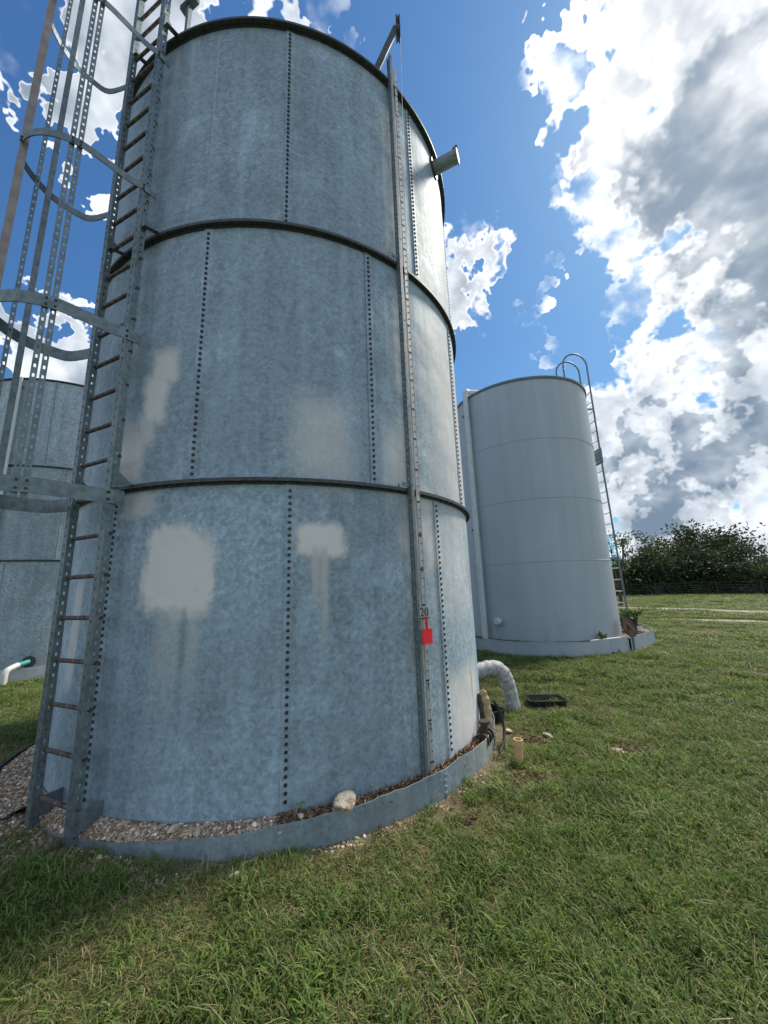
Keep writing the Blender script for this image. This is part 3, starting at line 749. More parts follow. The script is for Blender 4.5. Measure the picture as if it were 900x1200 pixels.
class VN:   # smooth value noise for laying out dry and lush patches
    def __init__(s, seed): s.g = np.random.default_rng(seed).random((256, 256))
    def __call__(s, x, y):
        x = np.asarray(x) + 500; y = np.asarray(y) + 500
        i = np.floor(x).astype(int); j = np.floor(y).astype(int); u = x - i; w = y - j; u = u * u * (3 - 2 * u); w = w * w * (3 - 2 * w)
        g = lambda a, b: s.g[a % 256, b % 256]
        return (g(i, j) * (1 - u) + g(i + 1, j) * u) * (1 - w) + (g(i, j + 1) * (1 - u) + g(i + 1, j + 1) * u) * w
vn = VN(5)
def fbm(x, y, s): return (vn(x / s, y / s) + .5 * vn(x / s * 2.1 + 7, y / s * 2.1) + .25 * vn(x / s * 4.3, y / s * 4.3 + 3)) / 1.75

RING2 = [pol(2.02, a) for a in np.linspace(200, 307, 40)] + [Vector((6.32 - C2.x, 9.46 - C2.y, 0)), Vector((6.75 - C2.x, 10.25 - C2.y, 0)), Vector((6.45 - C2.x, 11.2 - C2.y, 0)), Vector((5.75 - C2.x, 11.6 - C2.y, 0))] + [pol(2.02, a) for a in np.linspace(55, 190, 40)]
def inside_poly(x, y, poly):
    ins = np.zeros(len(x), bool); n = len(poly)
    for i in range(n):
        x1, y1, x2, y2 = poly[i].x, poly[i].y, poly[(i + 1) % n].x, poly[(i + 1) % n].y
        c = ((y1 > y) != (y2 > y)) & (x < (x2 - x1) * (y - y1) / (y2 - y1 + 1e-12) + x1); ins ^= c
    return ins
def dist_path(x, y, path):
    d = np.full(len(x), 1e9); pts = cat_curve([(a, b, 0) for a, b in path], 10)
    for i in range(len(pts) - 1):
        a = np.array(pts[i].xy); b = np.array(pts[i + 1].xy); ab = b - a
        u = np.clip(((x - a[0]) * ab[0] + (y - a[1]) * ab[1]) / (ab @ ab), 0, 1)
        d = np.minimum(d, np.hypot(x - a[0] - u * ab[0], y - a[1] - u * ab[1]))
    return d
def lay_grass():
    P = []; Rt = []; S = []; I = []
    zones = [(0.9, 3.2, 520, 1.0), (3.2, 6.0, 270, 1.25), (6.0, 11.0, 120, 1.7), (11.0, 22.0, 34, 2.6), (22.0, 60.0, 6.5, 4.5)]
    for r0, r1, den, sc_ in zones:
        amax = 62 * D2R; n = int(den * amax * (r1 * r1 - r0 * r0))
        a = rng.uniform(-amax, amax, n); r = np.sqrt(rng.uniform(r0 * r0, r1 * r1, n)); x = r * np.sin(a); y = r * np.cos(a)
        d1 = np.hypot(x - C1.x, y - C1.y); az1 = np.degrees(np.arctan2(y - C1.y, x - C1.x))
        left = (az1 < -126) | (az1 > 158)
        keep = d1 > np.where(left, 2.74, RR + .03)
        edge = -0.06 + 0.34 * fbm(x, y, .35)
        keep &= ~((d1 < RR + edge * 1.2) & (rng.random(n) < .80))
        spill = np.exp(-((x + 2.85) ** 2 + (y - 3.0) ** 2) / (2 * .28 ** 2)); keep &= rng.random(n) > spill * .97
        keep &= ~inside_poly(x - C2.x, y - C2.y, RING2)
        keep &= np.hypot(x - C3.x, y - C3.y) > R3 + .2
        f = fbm(x, y, 1.1); f2 = fbm(x + 40, y, .4)
        dp = np.minimum(dist_path(x, y, PATH), dist_path(x, y, PATH2) + .2); keep &= ~((dp < .60 + .6 * fbm(x, y, 1.6)) & (rng.random(n) < .93))
        keep &= rng.random(n) < np.clip(1.35 - 1.1 * np.clip(f2 - .5, 0, 1) * 2, .3, 1)
        # bare spots on the lawn
        for bx, by, br in ((2.23, 4.05, .22), (1.45, 4.4, .28), (1.2, 3.6, .25), (0.55, 3.05, .25), (9.5, 12.5, 1.0), (7.6, 10.8, .5)):
            keep &= ~((np.hypot(x - bx, (y - by) * 1.2) < br * (.6 + .8 * f2)) & (rng.random(n) < .93))
        x, y, f, f2, d1 = x[keep], y[keep], f[keep], f2[keep], d1[keep]; n = len(x)
        dryp = np.clip((f - .49) * 4.2 + .34 + .35 * np.exp(-((d1 - RR) / .5) ** 2), .06, .92)
        u = rng.random(n); idx = np.where(u < dryp, rng.choice([3, 4, 3, 1], n), rng.choice([0, 1, 2, 0, 2], n))
        lush = (f2 > .58) & (rng.random(n) < .35); idx = np.where(lush, 5, idx); idx = np.where(rng.random(n) < .018, 6, idx)
        s = sc_ * rng.uniform(.75, 1.25, n); hs = .84 * s / sc_ ** .55
        P.append(np.c_[x, y, gz(x, y)]); Rt.append(np.c_[rng.normal(0, .1, n), rng.normal(0, .1, n), rng.uniform(0, 6.28, n)]); S.append(np.c_[s, s, hs]); I.append(idx)
    return map(np.concatenate, (P, Rt, S, I))
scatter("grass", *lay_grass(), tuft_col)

# pebbles
def pebble(name, cols, seed, flat=.65):
    r = np.random.default_rng(seed)
    vs = [(0, 0, 1)]; fs = []
    for lat in (0.5, -0.35):
        for k in range(6): a = 2 * PI * (k + (.5 if lat < 0 else 0)) / 6; q = math.sqrt(1 - lat * lat); vs.append((q * math.cos(a), q * math.sin(a), lat))
    vs.append((0, 0, -1))
    vs = [tuple(np.array(v) * r.uniform(.75, 1.2) * np.array([1, r.uniform(.75, 1), flat])) for v in vs]
    for k in range(6):
        j = (k + 1) % 6; fs += [(0, 1 + k, 1 + j), (1 + k, 7 + k, 1 + j), (1 + j, 7 + k, 7 + j), (7 + k, 13, 7 + j)]
    c = np.array(cols[r.integers(len(cols))]) * r.uniform(.85, 1.15)
    return bpy.data.objects.new(name, colour_mesh(name, vs, fs, np.tile(c, (14, 1)), M_PEBBLE, True))
PB = [(0.36, 0.26, 0.175), (0.27, 0.175, 0.115), (0.46, 0.36, 0.26), (0.22, 0.15, 0.105), (0.58, 0.50, 0.40), (0.40, 0.30, 0.21)]
pebbles = piece_collection("pebble_pieces", [pebble("pebble_%d" % i, [PB[i % 6]], i) for i in range(9)] + [pebble("pebble_white", [(.68, .63, .54)], 40)])
def lay_gravel():
    P = []; S = []
    for a0, a1, r0, r1, n in ((-126, -63, R1 + .01, RR - .01, 6500), (-180, -126, R1 + .01, 2.67, 5200)):
        a = rng.uniform(a0, a1, n); r = np.sqrt(rng.uniform(r0 * r0, r1 * r1, n))
        keep = np.ones(n, bool) if a0 < -130 else rng.random(n) < np.interp(a, [-78, -58], [1, .25])
        z = bed_z(a, r)
        P.append(np.c_[C1.x + r * np.cos(a * D2R), C1.y + r * np.sin(a * D2R), z + rng.uniform(-.003, .006, n)][keep])
    n = 2200; x = rng.normal(-2.80, .26, n); y = rng.normal(3.02, .24, n); k = np.hypot(x - C1.x, y - C1.y) > RR + .02
    k &= ~((np.hypot(x - C1.x, y - C1.y) < 2.72) & (np.degrees(np.arctan2(y - C1.y, x - C1.x)) < -128))
    P.append(np.c_[x, y, gz(x, y) + rng.uniform(-.002, .006, n)][k])
    a = rng.uniform(-112, -20, 1500); r = RR + .02 + np.abs(rng.normal(0, .10, 1500)); x = C1.x + r * np.cos(a * D2R); y = C1.y + r * np.sin(a * D2R)
    k = fbm(x, y, .3) > .47; P.append(np.c_[x, y, gz(x, y) + .002][k])
    P = np.concatenate(P); n = len(P); s = rng.lognormal(math.log(.0085), .33, n)
    idx = np.where(rng.random(n) < .06, 9, rng.integers(0, 9, n))
    return P, rng.uniform(-.5, .5, (n, 3)) * np.array([1, 1, 12]), np.c_[s, s, s], idx
scatter("gravel", *lay_gravel(), pebbles)

# leaf litter lying in the ring on its right half
def litter_piece(name, c, seed):
    r = np.random.default_rng(seed); vs = [(-1, 0, 0), (0, -.35, .15), (1, 0, r.uniform(-.2, .4)), (0, .35, .2)]
    return bpy.data.objects.new(name, colour_mesh(name, vs, [(0, 1, 2), (0, 2, 3)], np.tile(c, (4, 1)), M_PEBBLE))
litter = piece_collection("litter_pieces", [litter_piece("litter_%d" % i, c, i) for i, c in enumerate([(.16, .10, .06), (.24, .16, .09), (.10, .07, .045), (.33, .25, .16)])])
n = 3600; a = np.concatenate([rng.uniform(-78, -15, n - 600), rng.uniform(-15, 60, 600)]); r = rng.uniform(R1 + .01, RR - .01, n)
scatter("leaf_litter", np.c_[C1.x + r * np.cos(a * D2R), C1.y + r * np.sin(a * D2R), bed_z(a, r) + rng.uniform(0, .022, n)],
        np.c_[rng.normal(0, .6, n), rng.normal(0, .6, n), rng.uniform(0, 6.28, n)], np.tile(rng.uniform(.010, .030, (n, 1)), (1, 3)), rng.integers(0, 4, n), litter)

LP = []
for bx, by, br, nn in ((2.23, 4.05, .22, 260), (1.45, 4.4, .30, 420), (1.2, 3.6, .26, 300), (0.55, 3.05, .24, 220), (0.95, 3.4, .22, 220)):
    a = rng.uniform(0, 6.28, nn); r = br * np.abs(rng.normal(0, .6, nn)); x = bx + r * np.cos(a); y = by + r * np.sin(a)
    k = np.hypot(x - C1.x, y - C1.y) > RR + .02; LP.append(np.c_[x, y, gz(x, y) + rng.uniform(.002, .018, nn)][k])
LP = np.concatenate(LP); n = len(LP)
scatter("leaf_litter", LP, np.c_[rng.normal(0, .5, n), rng.normal(0, .5, n), rng.uniform(0, 6.28, n)], np.tile(rng.uniform(.008, .024, (n, 1)), (1, 3)), rng.integers(0, 4, n), litter)

# ------------------------------------------------------------------ rocks
def rock(loc, size, seed, label, group=None):
    r = np.random.default_rng(seed); me = bpy.data.meshes.new("rock")
    import bmesh
    bm = bmesh.new(); bmesh.ops.create_icosphere(bm, subdivisions=3, radius=1.0)
    dirs = r.normal(size=(9, 3)); dirs /= np.linalg.norm(dirs, axis=1)[:, None]; cut = r.uniform(.55, .85, 9)
    for v in bm.verts:
        p = np.array(v.co)
        for d, c in zip(dirs, cut):
            e = p @ d - c
            if e > 0: p = p - d * e * .9
        p = p * (1 + .035 * math.sin(9 * p[0] + seed) * math.sin(8 * p[1]) + .02 * math.sin(21 * p[2] + 15 * p[0]))
        v.co = Vector(p) * 1.0
        v.co = Vector((v.co.x * size[0], v.co.y * size[1], v.co.z * size[2]))
    bm.to_mesh(me); bm.free(); me.materials.append(M_ROCK)
    o = link("rock", me, None, loc); o.rotation_euler = (r.uniform(-.2, .2), r.uniform(-.2, .2), r.uniform(0, 6)); return tag(o, label, "rock", group)
def on_ring(a, r, dz): p = C1 + pol(r, a); p.z = dz; return p
rock(on_ring(-67.6, 2.43, .185), (.120, .080, .050), 3, "large pale limestone rock resting on the ring edge in front of the tank", None)
rock(on_ring(-93.5, 2.41, .150), (.045, .03, .018), 5, "small whitish stone on the gravel near the foot of the caged ladder")
rock(on_ring(-89.5, 2.43, .143), (.05, .022, .012), 6, "flat sliver of white stone along the inner edge of the ring")
rock(on_ring(-74.5, 2.41, .155), (.035, .028, .016), 7, "small pinkish stone on the gravel left of the large limestone rock")
def on_ground(x, y, dz=0.0): return Vector((x, y, float(gz(x, y)) + dz))
rock(on_ground(1.66, 4.45, .02), (.075, .04, .02), 8, "flat cream stone in the grass to the right of the orange pipe stub")
rock(on_ground(1.30, 4.62, .02), (.045, .04, .025), 9, "cream stone in the grass between the elbow pipe and the orange pipe stub")
rock(on_ground(2.2, 4.05, .005), (.09, .05, .012), 10, "flat pale stone flush with a bare spot of lawn")
rock(on_ground(-0.93, 2.55, .012), (.04, .03, .022), 12, "small white pebble on the soil just outside the ring joint")
rock(on_ground(-3.15, 3.55, .03), (.035, .03, .025), 13, "small white stone among the gravel left of the caged ladder")

# ------------------------------------------------------------------ plants at the ring
def seedling(loc, n, size, label, seed, name="seedling", cat="plant", cols=((.10, .26, .045), (.14, .32, .06))):
    r = np.random.default_rng(seed); root = thing(name, loc, label, cat)
    st = MB(); 
    for i in range(n):
        a = r.uniform(0, 6.28); q = Vector((math.cos(a), math.sin(a), 0)); h = size * r.uniform(.7, 1.5)
        tip = q * size * r.uniform(.3, .9) + Vector((0, 0, h)); st.tube([(0, 0, -.02), q * size * .2 + Vector((0, 0, h * .6)), tip], size * .03, 5)
        s = Vector((-q.y, q.x, 0)); L = size * r.uniform(.5, .9); w = L * .33; c = np.array(cols[r.integers(len(cols))]) * r.uniform(.8, 1.2)
        d = (q + Vector((0, 0, .25))).normalized()
        vs = [tip, tip + d * L * .35 - s * w, tip + d * L * .35 + s * w, tip + d * L * .75 - s * w * .7, tip + d * L * .75 + s * w * .7, tip + d * L, tip + d * L * .4 - Vector((0, 0, w * .2)), tip + d * L * .75 - Vector((0, 0, w * .2))]
        me = colour_mesh("leaf", vs, [(0, 1, 6), (0, 6, 2), (1, 3, 7, 6), (6, 7, 4, 2), (3, 5, 7), (7, 5, 4)], np.tile(c, (8, 1)), M_LEAF)
        link("leaf", me, root)
    st.build("stem", M_LOG, root); return root
seedling(on_ring(-75.2, 2.40, .15), 4, .055, "tiny green seedling growing beside the large limestone rock", 2)
seedling(on_ring(-61.0, 2.38, .17), 3, .04, "tiny green sprout against the tank wall left of the gauge rail", 3)
seedling(on_ground(*(C1 + pol(2.60, -65.5)).xy), 5, .045, "small broad-leaved weed at the outside foot of the ring", 4)

# ------------------------------------------------------------------ things at the right of the main tank
# wrapped elbow pipe
epipe = thing("elbow_pipe", (0, 0, 0), "foil-wrapped pipe elbow bending from the tall tank down into the grass", "pipe")
eb = Vector((1.53, 5.34, 0.0)); es = C1 + pol(R1 - .05, 1.0); es.z = .50
dh = (Vector((eb.x, eb.y, 0)) - Vector((es.x, es.y, 0))).normalized()
pts = [es, es + dh * .18 + Vector((0, 0, .035)), Vector((eb.x, eb.y, .55)) - dh * .21, Vector((eb.x, eb.y, .525)) - dh * .10, Vector((eb.x, eb.y, .44)) - dh * .02, Vector((eb.x, eb.y, .33)) + dh * .02, Vector((eb.x, eb.y, .16)) + dh * .05, Vector((eb.x, eb.y, -.06)) + dh * .07]
cc = cat_curve(pts, 7); rs = [.092 * (1 + .045 * math.sin(i * 1.3) + .03 * math.sin(i * 3.7 + 1)) for i in range(len(cc))]
mb = MB(); mb.tube(cc, rs, 20)
r_ = np.random.default_rng(3)
mb.v = [tuple(np.array(q) + r_.normal(0, .0018, 3)) for q in mb.v]
mb.build("pipe_wrap", M_FOIL, epipe)
mb = MB(); mb.tube([Vector((eb.x, eb.y, .045)) + dh * .062, Vector((eb.x, eb.y, .085)) + dh * .058], .098, 20); mb.build("collar", M_FOIL, epipe)

def tub(loc, rz, sx, sy, h, label):
    root = thing("plastic_tub", loc, label, "tub", "black plastic tubs", rz)
    def rr(sx, sy, z, rad, n=5):
        out = []
        for cx, cy, a0 in ((sx - rad, sy - rad, 0), (-sx + rad, sy - rad, 90), (-sx + rad, -sy + rad, 180), (sx - rad, -sy + rad, 270)):
            for k in range(n): a = (a0 + 90 * k / (n - 1)) * D2R; out.append((cx + rad * math.cos(a), cy + rad * math.sin(a), z))
        return out
    loops = [rr(sx * .86, sy * .82, -.02, .05), rr(sx * .94, sy * .92, h * .85, .06), rr(sx, sy, h * .86, .07), rr(sx, sy, h, .07), rr(sx * .92, sy * .89, h, .06), rr(sx * .91, sy * .88, h * .86, .06), rr(sx * .84, sy * .79, .012, .05)]
    mb = MB(); vs = [q for l in loops for q in l]; n = 20
    mb.add(vs, [(i * n + k, i * n + (k + 1) % n, (i + 1) * n + (k + 1) % n, (i + 1) * n + k) for i in range(len(loops) - 1) for k in range(n)] + [tuple(range((len(loops) - 1) * n, len(loops) * n))], False)
    mb.build("tub_body", M_BLACKPL, root)
    for k in range(4):
        x = sx * (-.6 + .4 * k); mb = MB(); mb.box((x, -sy * .885 - .004, h * .42), (.008, 0, 0), (0, .012, 0), (0, 0, h * .38)); mb.build("rib", M_BLACKPL, root)
    return root
tub(on_ground(2.07, 5.48, .0), -.06, .25, .17, .085, "low black rectangular plastic tub sitting open in the grass")
tub(on_ground(1.16, 5.02, .0), .5, .20, .16, .14, "black plastic tub half hidden between the elbow pipe and the tall tank")

stub = thing("pipe_stub", on_ground(1.155, 3.86), "upright orange plastic pipe stub sticking out of the grass", "pipe stub")
mb = MB(); mb.revolve([(.036, -.03), (.036, .205), (.030, .205), (.030, -.03)], 0, 360, 18, smooth=False); s1 = mb.build("stub_pipe", M_ORANGE, stub)
s1.rotation_euler = (.03, .04, 0)
mb = MB(); mb.revolve([(.0425, .15), (.0425, .205), (.037, .205), (.037, .15)], 0, 360, 18); mb.build("collar", M_ORANGE, s1)

lg = thing("log", on_ring(-21.5, 2.44, .12), "split tan log leaning on end between tank wall and ring", "log")
pts = [(0.0, 0, -.02), (0.01, .02, .15), (-.005, .035, .32), (-.03, .05, .40)]
cc = cat_curve(pts, 5); mb = MB(); mb.tube(cc, [.050 - .018 * i / len(cc) + .006 * math.sin(i * 2.1) for i in range(len(cc))], 9, smooth=False); mb.build("log_wood", M_LOG, lg)
mb = MB(); mb.tube([(q.x - .05, q.y + .02, q.z) for q in cc[:-3]], .035, 8); mb.build("bark", M_BARK, lg)

valve = thing("old_valve", on_ring(-26.5, 2.44, .15), "dark rusty iron valve fitting lying in the ring", "valve")
mb = MB(); ax = pol(1, 62); mb.tube([ax * -.09, ax * .10], .042, 12); mb.build("valve_body", M_IRON, valve)
mb = MB()
for q in (-.09, .02, .10): mb.tube([ax * (q - .012), ax * (q + .012)], .062, 12)
mb.build("flange", M_IRON, valve)
mb = MB(); mb.tube([(0, 0, .03), (0.0, 0, .13)], .03, 10); mb.build("bonnet", M_IRON, valve)
mb = MB(); mb.tube([(0, 0, .125), (0, 0, .15)], .055, 10); mb.build("cap", M_IRON, valve)
mb = MB(); hc = cat_curve([on_ring(-20, 2.50, .42), on_ring(-19.5, 2.56, .30), on_ring(-20.5, 2.585, .15), on_ring(-23, 2.58, .06), on_ring(-26, 2.56, .02)], 6)
tag(mb.build("hose", M_RUBBER) if not mb.tube(hc, .014, 8) else mb.build("hose", M_RUBBER), "black hose looping over the ring beside the leaning log", "hose")

# ------------------------------------------------------------------ painted tank
ptank = thing("storage_tank", C2, "smooth grey painted steel tank standing behind with a white downpipe and looped ladder", "tank", "painted tanks")
ZS = [0.05, 2.10, 3.55, 5.00, 6.55]
for i in range(4):
    mb = MB(); za, zb = ZS[i], ZS[i + 1]
    mb.revolve([(R2 - .006, za), (R2, za), (R2, zb), (R2 - .006, zb)], 0, 360, 120, smooth=False)
    for f in range(len(mb.sm)): mb.sm[f] = False
    mb.build("shell_course", M_PAINT, ptank)
    if i < 3:
        mb = MB(); mb.revolve([(R2 - .001, zb - .012), (R2 + .008, zb - .006), (R2 + .008, zb + .006), (R2 - .001, zb + .012)], 0, 360, 120); mb.build("weld_seam", M_PAINT, ptank)
mb = MB(); mb.revolve([(R2 - .002, 6.545), (R2 + .03, 6.545), (R2 + .03, 6.60), (R2 - .002, 6.60)], 0, 360, 120); mb.build("rim", M_PAINTD, ptank)
mb = MB(); mb.revolve([(R2 + .02, 6.601), (.02, 6.73)], 0, 360, 72, closed=False); mb.build("roof", M_PAINT, ptank)
pa = -150.8
pr = R2 + .11
pz = [pol(pr, pa, .35), pol(pr, pa, 6.60), pol(pr - .01, pa, 6.70), pol(pr - .06, pa, 6.745), pol(pr - .2, pa, 6.76), pol(pr - 1.0, pa + 12, 6.80)]
dp_ = MB(); dp_.tube([pz[0], pol(pr, pa, 2.3), pol(pr, pa, 4.4)] + cat_curve(pz[1:], 4), .07, 14); dpo = dp_.build("downpipe", M_WHITE, ptank)
for z in (0.5, 1.7, 2.9, 4.1, 5.3):
    mb = MB(); mb.revolve([(.071, z - .015), (.077, z - .015), (.077, z + .015), (.071, z + .015)], 0, 360, 14, pol(pr, pa).x, pol(pr, pa).y); mb.build("pipe_coupling", M_WHITE, dpo)
for z in (3.0, 6.1):
    mb = MB(); mb.box(pol(R2 + .03, pa - 3.5, z), pol(.05, pa), pol(.10, pa + 90), (0, 0, .025)); mb.build("clamp", M_PAINTD, dpo)
ca = -139.5
mb = MB(); mb.tube([pol(R2 - .01, ca, .79), pol(R2 + .10, ca, .79)], .06, 14); cp_ = mb.build("pipe_cap", M_WHITE, ptank)
mb = MB(); mb.tube([pol(R2 + .07, ca, .79), pol(R2 + .12, ca, .79), pol(R2 + .14, ca, .79)], [.085, .085, .06], 14); mb.build("cap", M_WHITE, cp_)
# its ladder
la = 2.9
lo = pol(1, la); lt = Vector((-lo.y, lo.x, 0)); P0 = lo * 2.20
lad2 = link("ladder", None, ptank)
for sgn in (-1, 1):
    q = P0 + lt * .2 * sgn
    up = [q + Vector((0, 0, .62)) + lo * .06, q + Vector((0, 0, 4.9)), q + Vector((0, 0, 7.75))]
    arc = [q + Vector((0, 0, 7.9 + .38 * math.sin(th))) - lo * (.36 - .36 * math.cos(th)) for th in np.linspace(0, PI, 13)]
    mb = MB(); mb.tube(up + arc + [arc[-1] + Vector((0, 0, -1.22))], .024, 8); mb.build("rail", M_WHITE if sgn < -5 else M_STEEL, lad2)
rm = MB().tube([P0 + lt * -.2, P0 + lt * .2], .014, 6).mesh("rung", M_WHITE)
for k in range(23): link("rung", rm, lad2, (0, 0, .75 + .3 * k))
for z in (2.2, 5.0, 6.5):
    for sgn in (-1, 1):
        mb = MB(); a = P0 + lt * .2 * sgn + Vector((0, 0, z)); mb.box(a - lo * .21, lo * .21, lt * .006, (0, 0, .025)); mb.build("bracket", M_STEEL, lad2)
mb = MB(); mb.box(P0 + lo * .02 + Vector((0, 0, 5.1)), lt * .22, lo * .02, (0, 0, .22)); mb.build("splice_plate", M_STEEL, lad2)

# containment ring of the painted tank
ring2 = thing("foundation_ring", C2, "low grey painted ring around the painted tank's foot, squared off at one side", "retaining ring")
def sheet_wall(path, z0, z1f, parent, name, mat, lean=0.0, th=.004):
    vs = []; n = len(path); mb = MB()
    for i, q in enumerate(path):
        d = (path[min(i + 1, n - 1)] - path[max(i - 1, 0)]).normalized(); nn = Vector((d.y, -d.x, 0)); z1 = z1f(i / max(n - 1, 1))
        for s_, z in ((-1, z0), (1, z0), (1, z1), (-1, z1)):
            vs.append(q + nn * (s_ * th + (lean if z == z0 else 0)) + Vector((0, 0, z)))
    fs = [(i * 4 + k, i * 4 + 4 + k, i * 4 + 4 + (k + 1) % 4, i * 4 + (k + 1) % 4) for i in range(n - 1) for k in range(4)] + [(3, 2, 1, 0), (n * 4 - 4, n * 4 - 3, n * 4 - 2, n * 4 - 1)]
    return mb.add(vs, fs).build(name, mat, parent)
zr = lambda u: .405 + .006 * math.sin(u * 17)
arc_r = [pol(2.02, a) for a in np.linspace(205, 310, 36)]
sheet_wall(arc_r, -.1, zr, ring2, "ring_plate", M_PAINT)
e0 = arc_r[-1]; e1 = Vector((6.32 - C2.x, 9.46 - C2.y, 0)); e2 = Vector((6.75 - C2.x, 10.25 - C2.y, 0)); e3 = Vector((6.4 - C2.x, 11.2 - C2.y, 0)); e4 = pol(2.02, 42)
sheet_wall([e0 + Vector((.03, -.03, 0)), e1], -.1, lambda u: .40 + .04 * u, ring2, "ring_plate", M_PAINT)
sheet_wall([e1 + Vector((.004, .004, 0)), e2, e3, e4], -.1, lambda u: .42 - .03 * u, ring2, "ring_plate", M_PAINT)
sheet_wall([pol(2.02, a) for a in np.linspace(42.5, 204.5, 40)], -.1, zr, ring2, "ring_plate", M_PAINT)
mb = MB(); ddx = (e1 - e0).normalized(); mb.box(e0 + ddx * .10 + Vector((.025, -.055, .19)), ddx * .025, Vector((ddx.y, -ddx.x, 0)) * .012, (0, 0, .21)); mb.build("joint_strap", M_PAINTD, ring2)
bd = MB(); rim_pts = [pol(2.012, a) for a in np.linspace(42, 310, 70)] + [e1 * .997, e2 * .997, e3 * .997]
inner = [q.normalized() * (R2 + .002) for q in rim_pts]; n = len(rim_pts)
bd.add([q + Vector((0, 0, .37)) for q in rim_pts] + [q + Vector((0, 0, .385)) for q in inner], [(i, (i + 1) % n, n + (i + 1) % n, n + i) for i in range(n)], True)
tag(bd.build("soil_bed", M_BED, None, C2), kind='structure')
# grass along its top edge
n = 420; a = rng.uniform(190, 312, n); r = rng.uniform(R2 + .04, 1.99, n)
scatter("grass", np.c_[C2.x + r * np.cos(a * D2R), C2.y + r * np.sin(a * D2R), np.full(n, .385)], np.c_[np.zeros(n), np.zeros(n), rng.uniform(0, 6, n)], np.c_[np.full(n, .7), np.full(n, .7), rng.uniform(.4, .9, n) * np.where((a < 235) | (rng.random(n) < .15), 1, .25)], rng.choice([3, 4, 0, 1], n), tuft_col)

disc = thing("rusty_lid", C2 + pol(2.02, -46, .40), "round rusty steel lid leaning against the painted tank", "lid", None, -66 * D2R)
mb = MB(); mb.tube([(0, 0, 0), (.018, 0, 0)], .22, 28, smooth=False); d1_ = mb.build("lid_plate", M_RUSTY, disc, (0, 0, .21)); d1_.rotation_euler = (0, -.28, 0)
mb = MB(); mb.tube([(.018, 0, 0), (.04, 0, 0)], .06, 14, smooth=False); mb.build("hub", M_RUSTY, d1_)
mb = MB(); mb.revolve([(.205, 0), (.225, 0), (.225, 1)], 0, 360, 28, closed=False)
mb.v = [(.019 + .012 * z, x, y) for x, y, z in mb.v]; mb.build("rim", M_RUSTY, d1_)
hat = thing("hatch_ring", C2 + Vector((2.05, -.25, .40)), "white steel hatch ring lying flat on the squared end of the foundation ring", "hatch")
mb = MB(); mb.revolve([(.34, 0), (.36, 0), (.36, .13), (.34, .13)], 0, 360, 32); mb.build("collar", M_WHITE, hat)
mb = MB(); mb.revolve([(.001, .131), (.375, .131), (.375, .15), (.001, .15)], 0, 360, 32, closed=True); mb.build("lid_plate", M_RUSTY, hat)
pb = thing("loose_pipe", C2, "thin white pipe lying along the top of the foundation ring", "pipe")
mb = MB(); mb.tube([pol(1.955, -82, .405), pol(1.96, -68, .415), pol(2.0, -52, .41)], .017, 8); mb.build("pipe_length", M_PVC, pb)
pb = thing("loose_pipe", C2, "reddish rusty pipe lying behind the hatch ring and lid", "pipe")
mb = MB(); mb.tube([pol(1.98, -41, .41), pol(2.25, -27, .43)], .022, 8); mb.build("pipe_length", M_RUSTY, pb)

def leaf_blob(n, centre_fn, size, seed, cols, mat=M_LEAF):
    r = np.random.default_rng(seed); P = centre_fn(r, n); vs = []; fs = []; cs = []
    for i in range(n):
        u = r.normal(size=3); u /= np.linalg.norm(u); w = np.cross(u, r.normal(size=3)); w /= np.linalg.norm(w)
        s = size * r.uniform(.6, 1.3); p = P[i]; o = len(vs)
        vs += [p - u * s, p + w * s * .45 + u * s * .1, p + u * s, p - w * s * .45 + u * s * .1]; fs.append((o, o + 1, o + 2, o + 3))
        cs += [np.array(cols[r.integers(len(cols))]) * r.uniform(.75, 1.25)] * 4
    return colour_mesh("leaves", vs, fs, cs, mat)
def weed_clump(loc, h, w, n, label, seed):
    root = thing("weed", loc, label, "plant"); r0 = np.random.default_rng(seed)
    tips = [np.array([r0.normal(0, w * .6), r0.normal(0, w * .6), h * r0.uniform(.5, 1)]) for _ in range(9)]
    def fn(r, n):
        t = np.array(tips)[r.integers(9, size=n)]; u = r.uniform(.25, 1.0, n)[:, None]; return t * u + r.normal(0, w * .22, (n, 3)) * np.array([1, 1, .6]) * u
    link("foliage", leaf_blob(n, fn, .05, seed, [(.07, .14, .03), (.10, .18, .04), (.05, .10, .025)]), root)
    st = MB()
    for t in tips: st.tube([(0, 0, -.03), t * .5 + np.array([0, 0, .03]), t], .006, 5)
    st.build("stem", M_BARK, root); return root
weed_clump(C2 + pol(2.12, -12, .38), .50, .26, 800, "leafy green weed clump growing at the ladder foot of the painted tank", 21)
weed_clump(C2 + pol(1.93, -72, .38), .20, .08, 60, "small weed sprig on the foundation ring below the painted tank", 22)
weed_clump(C2 + pol(2.1, -66, .02), .16, .12, 60, "dry weed sprig at the outside foot of the painted tank's ring", 23)

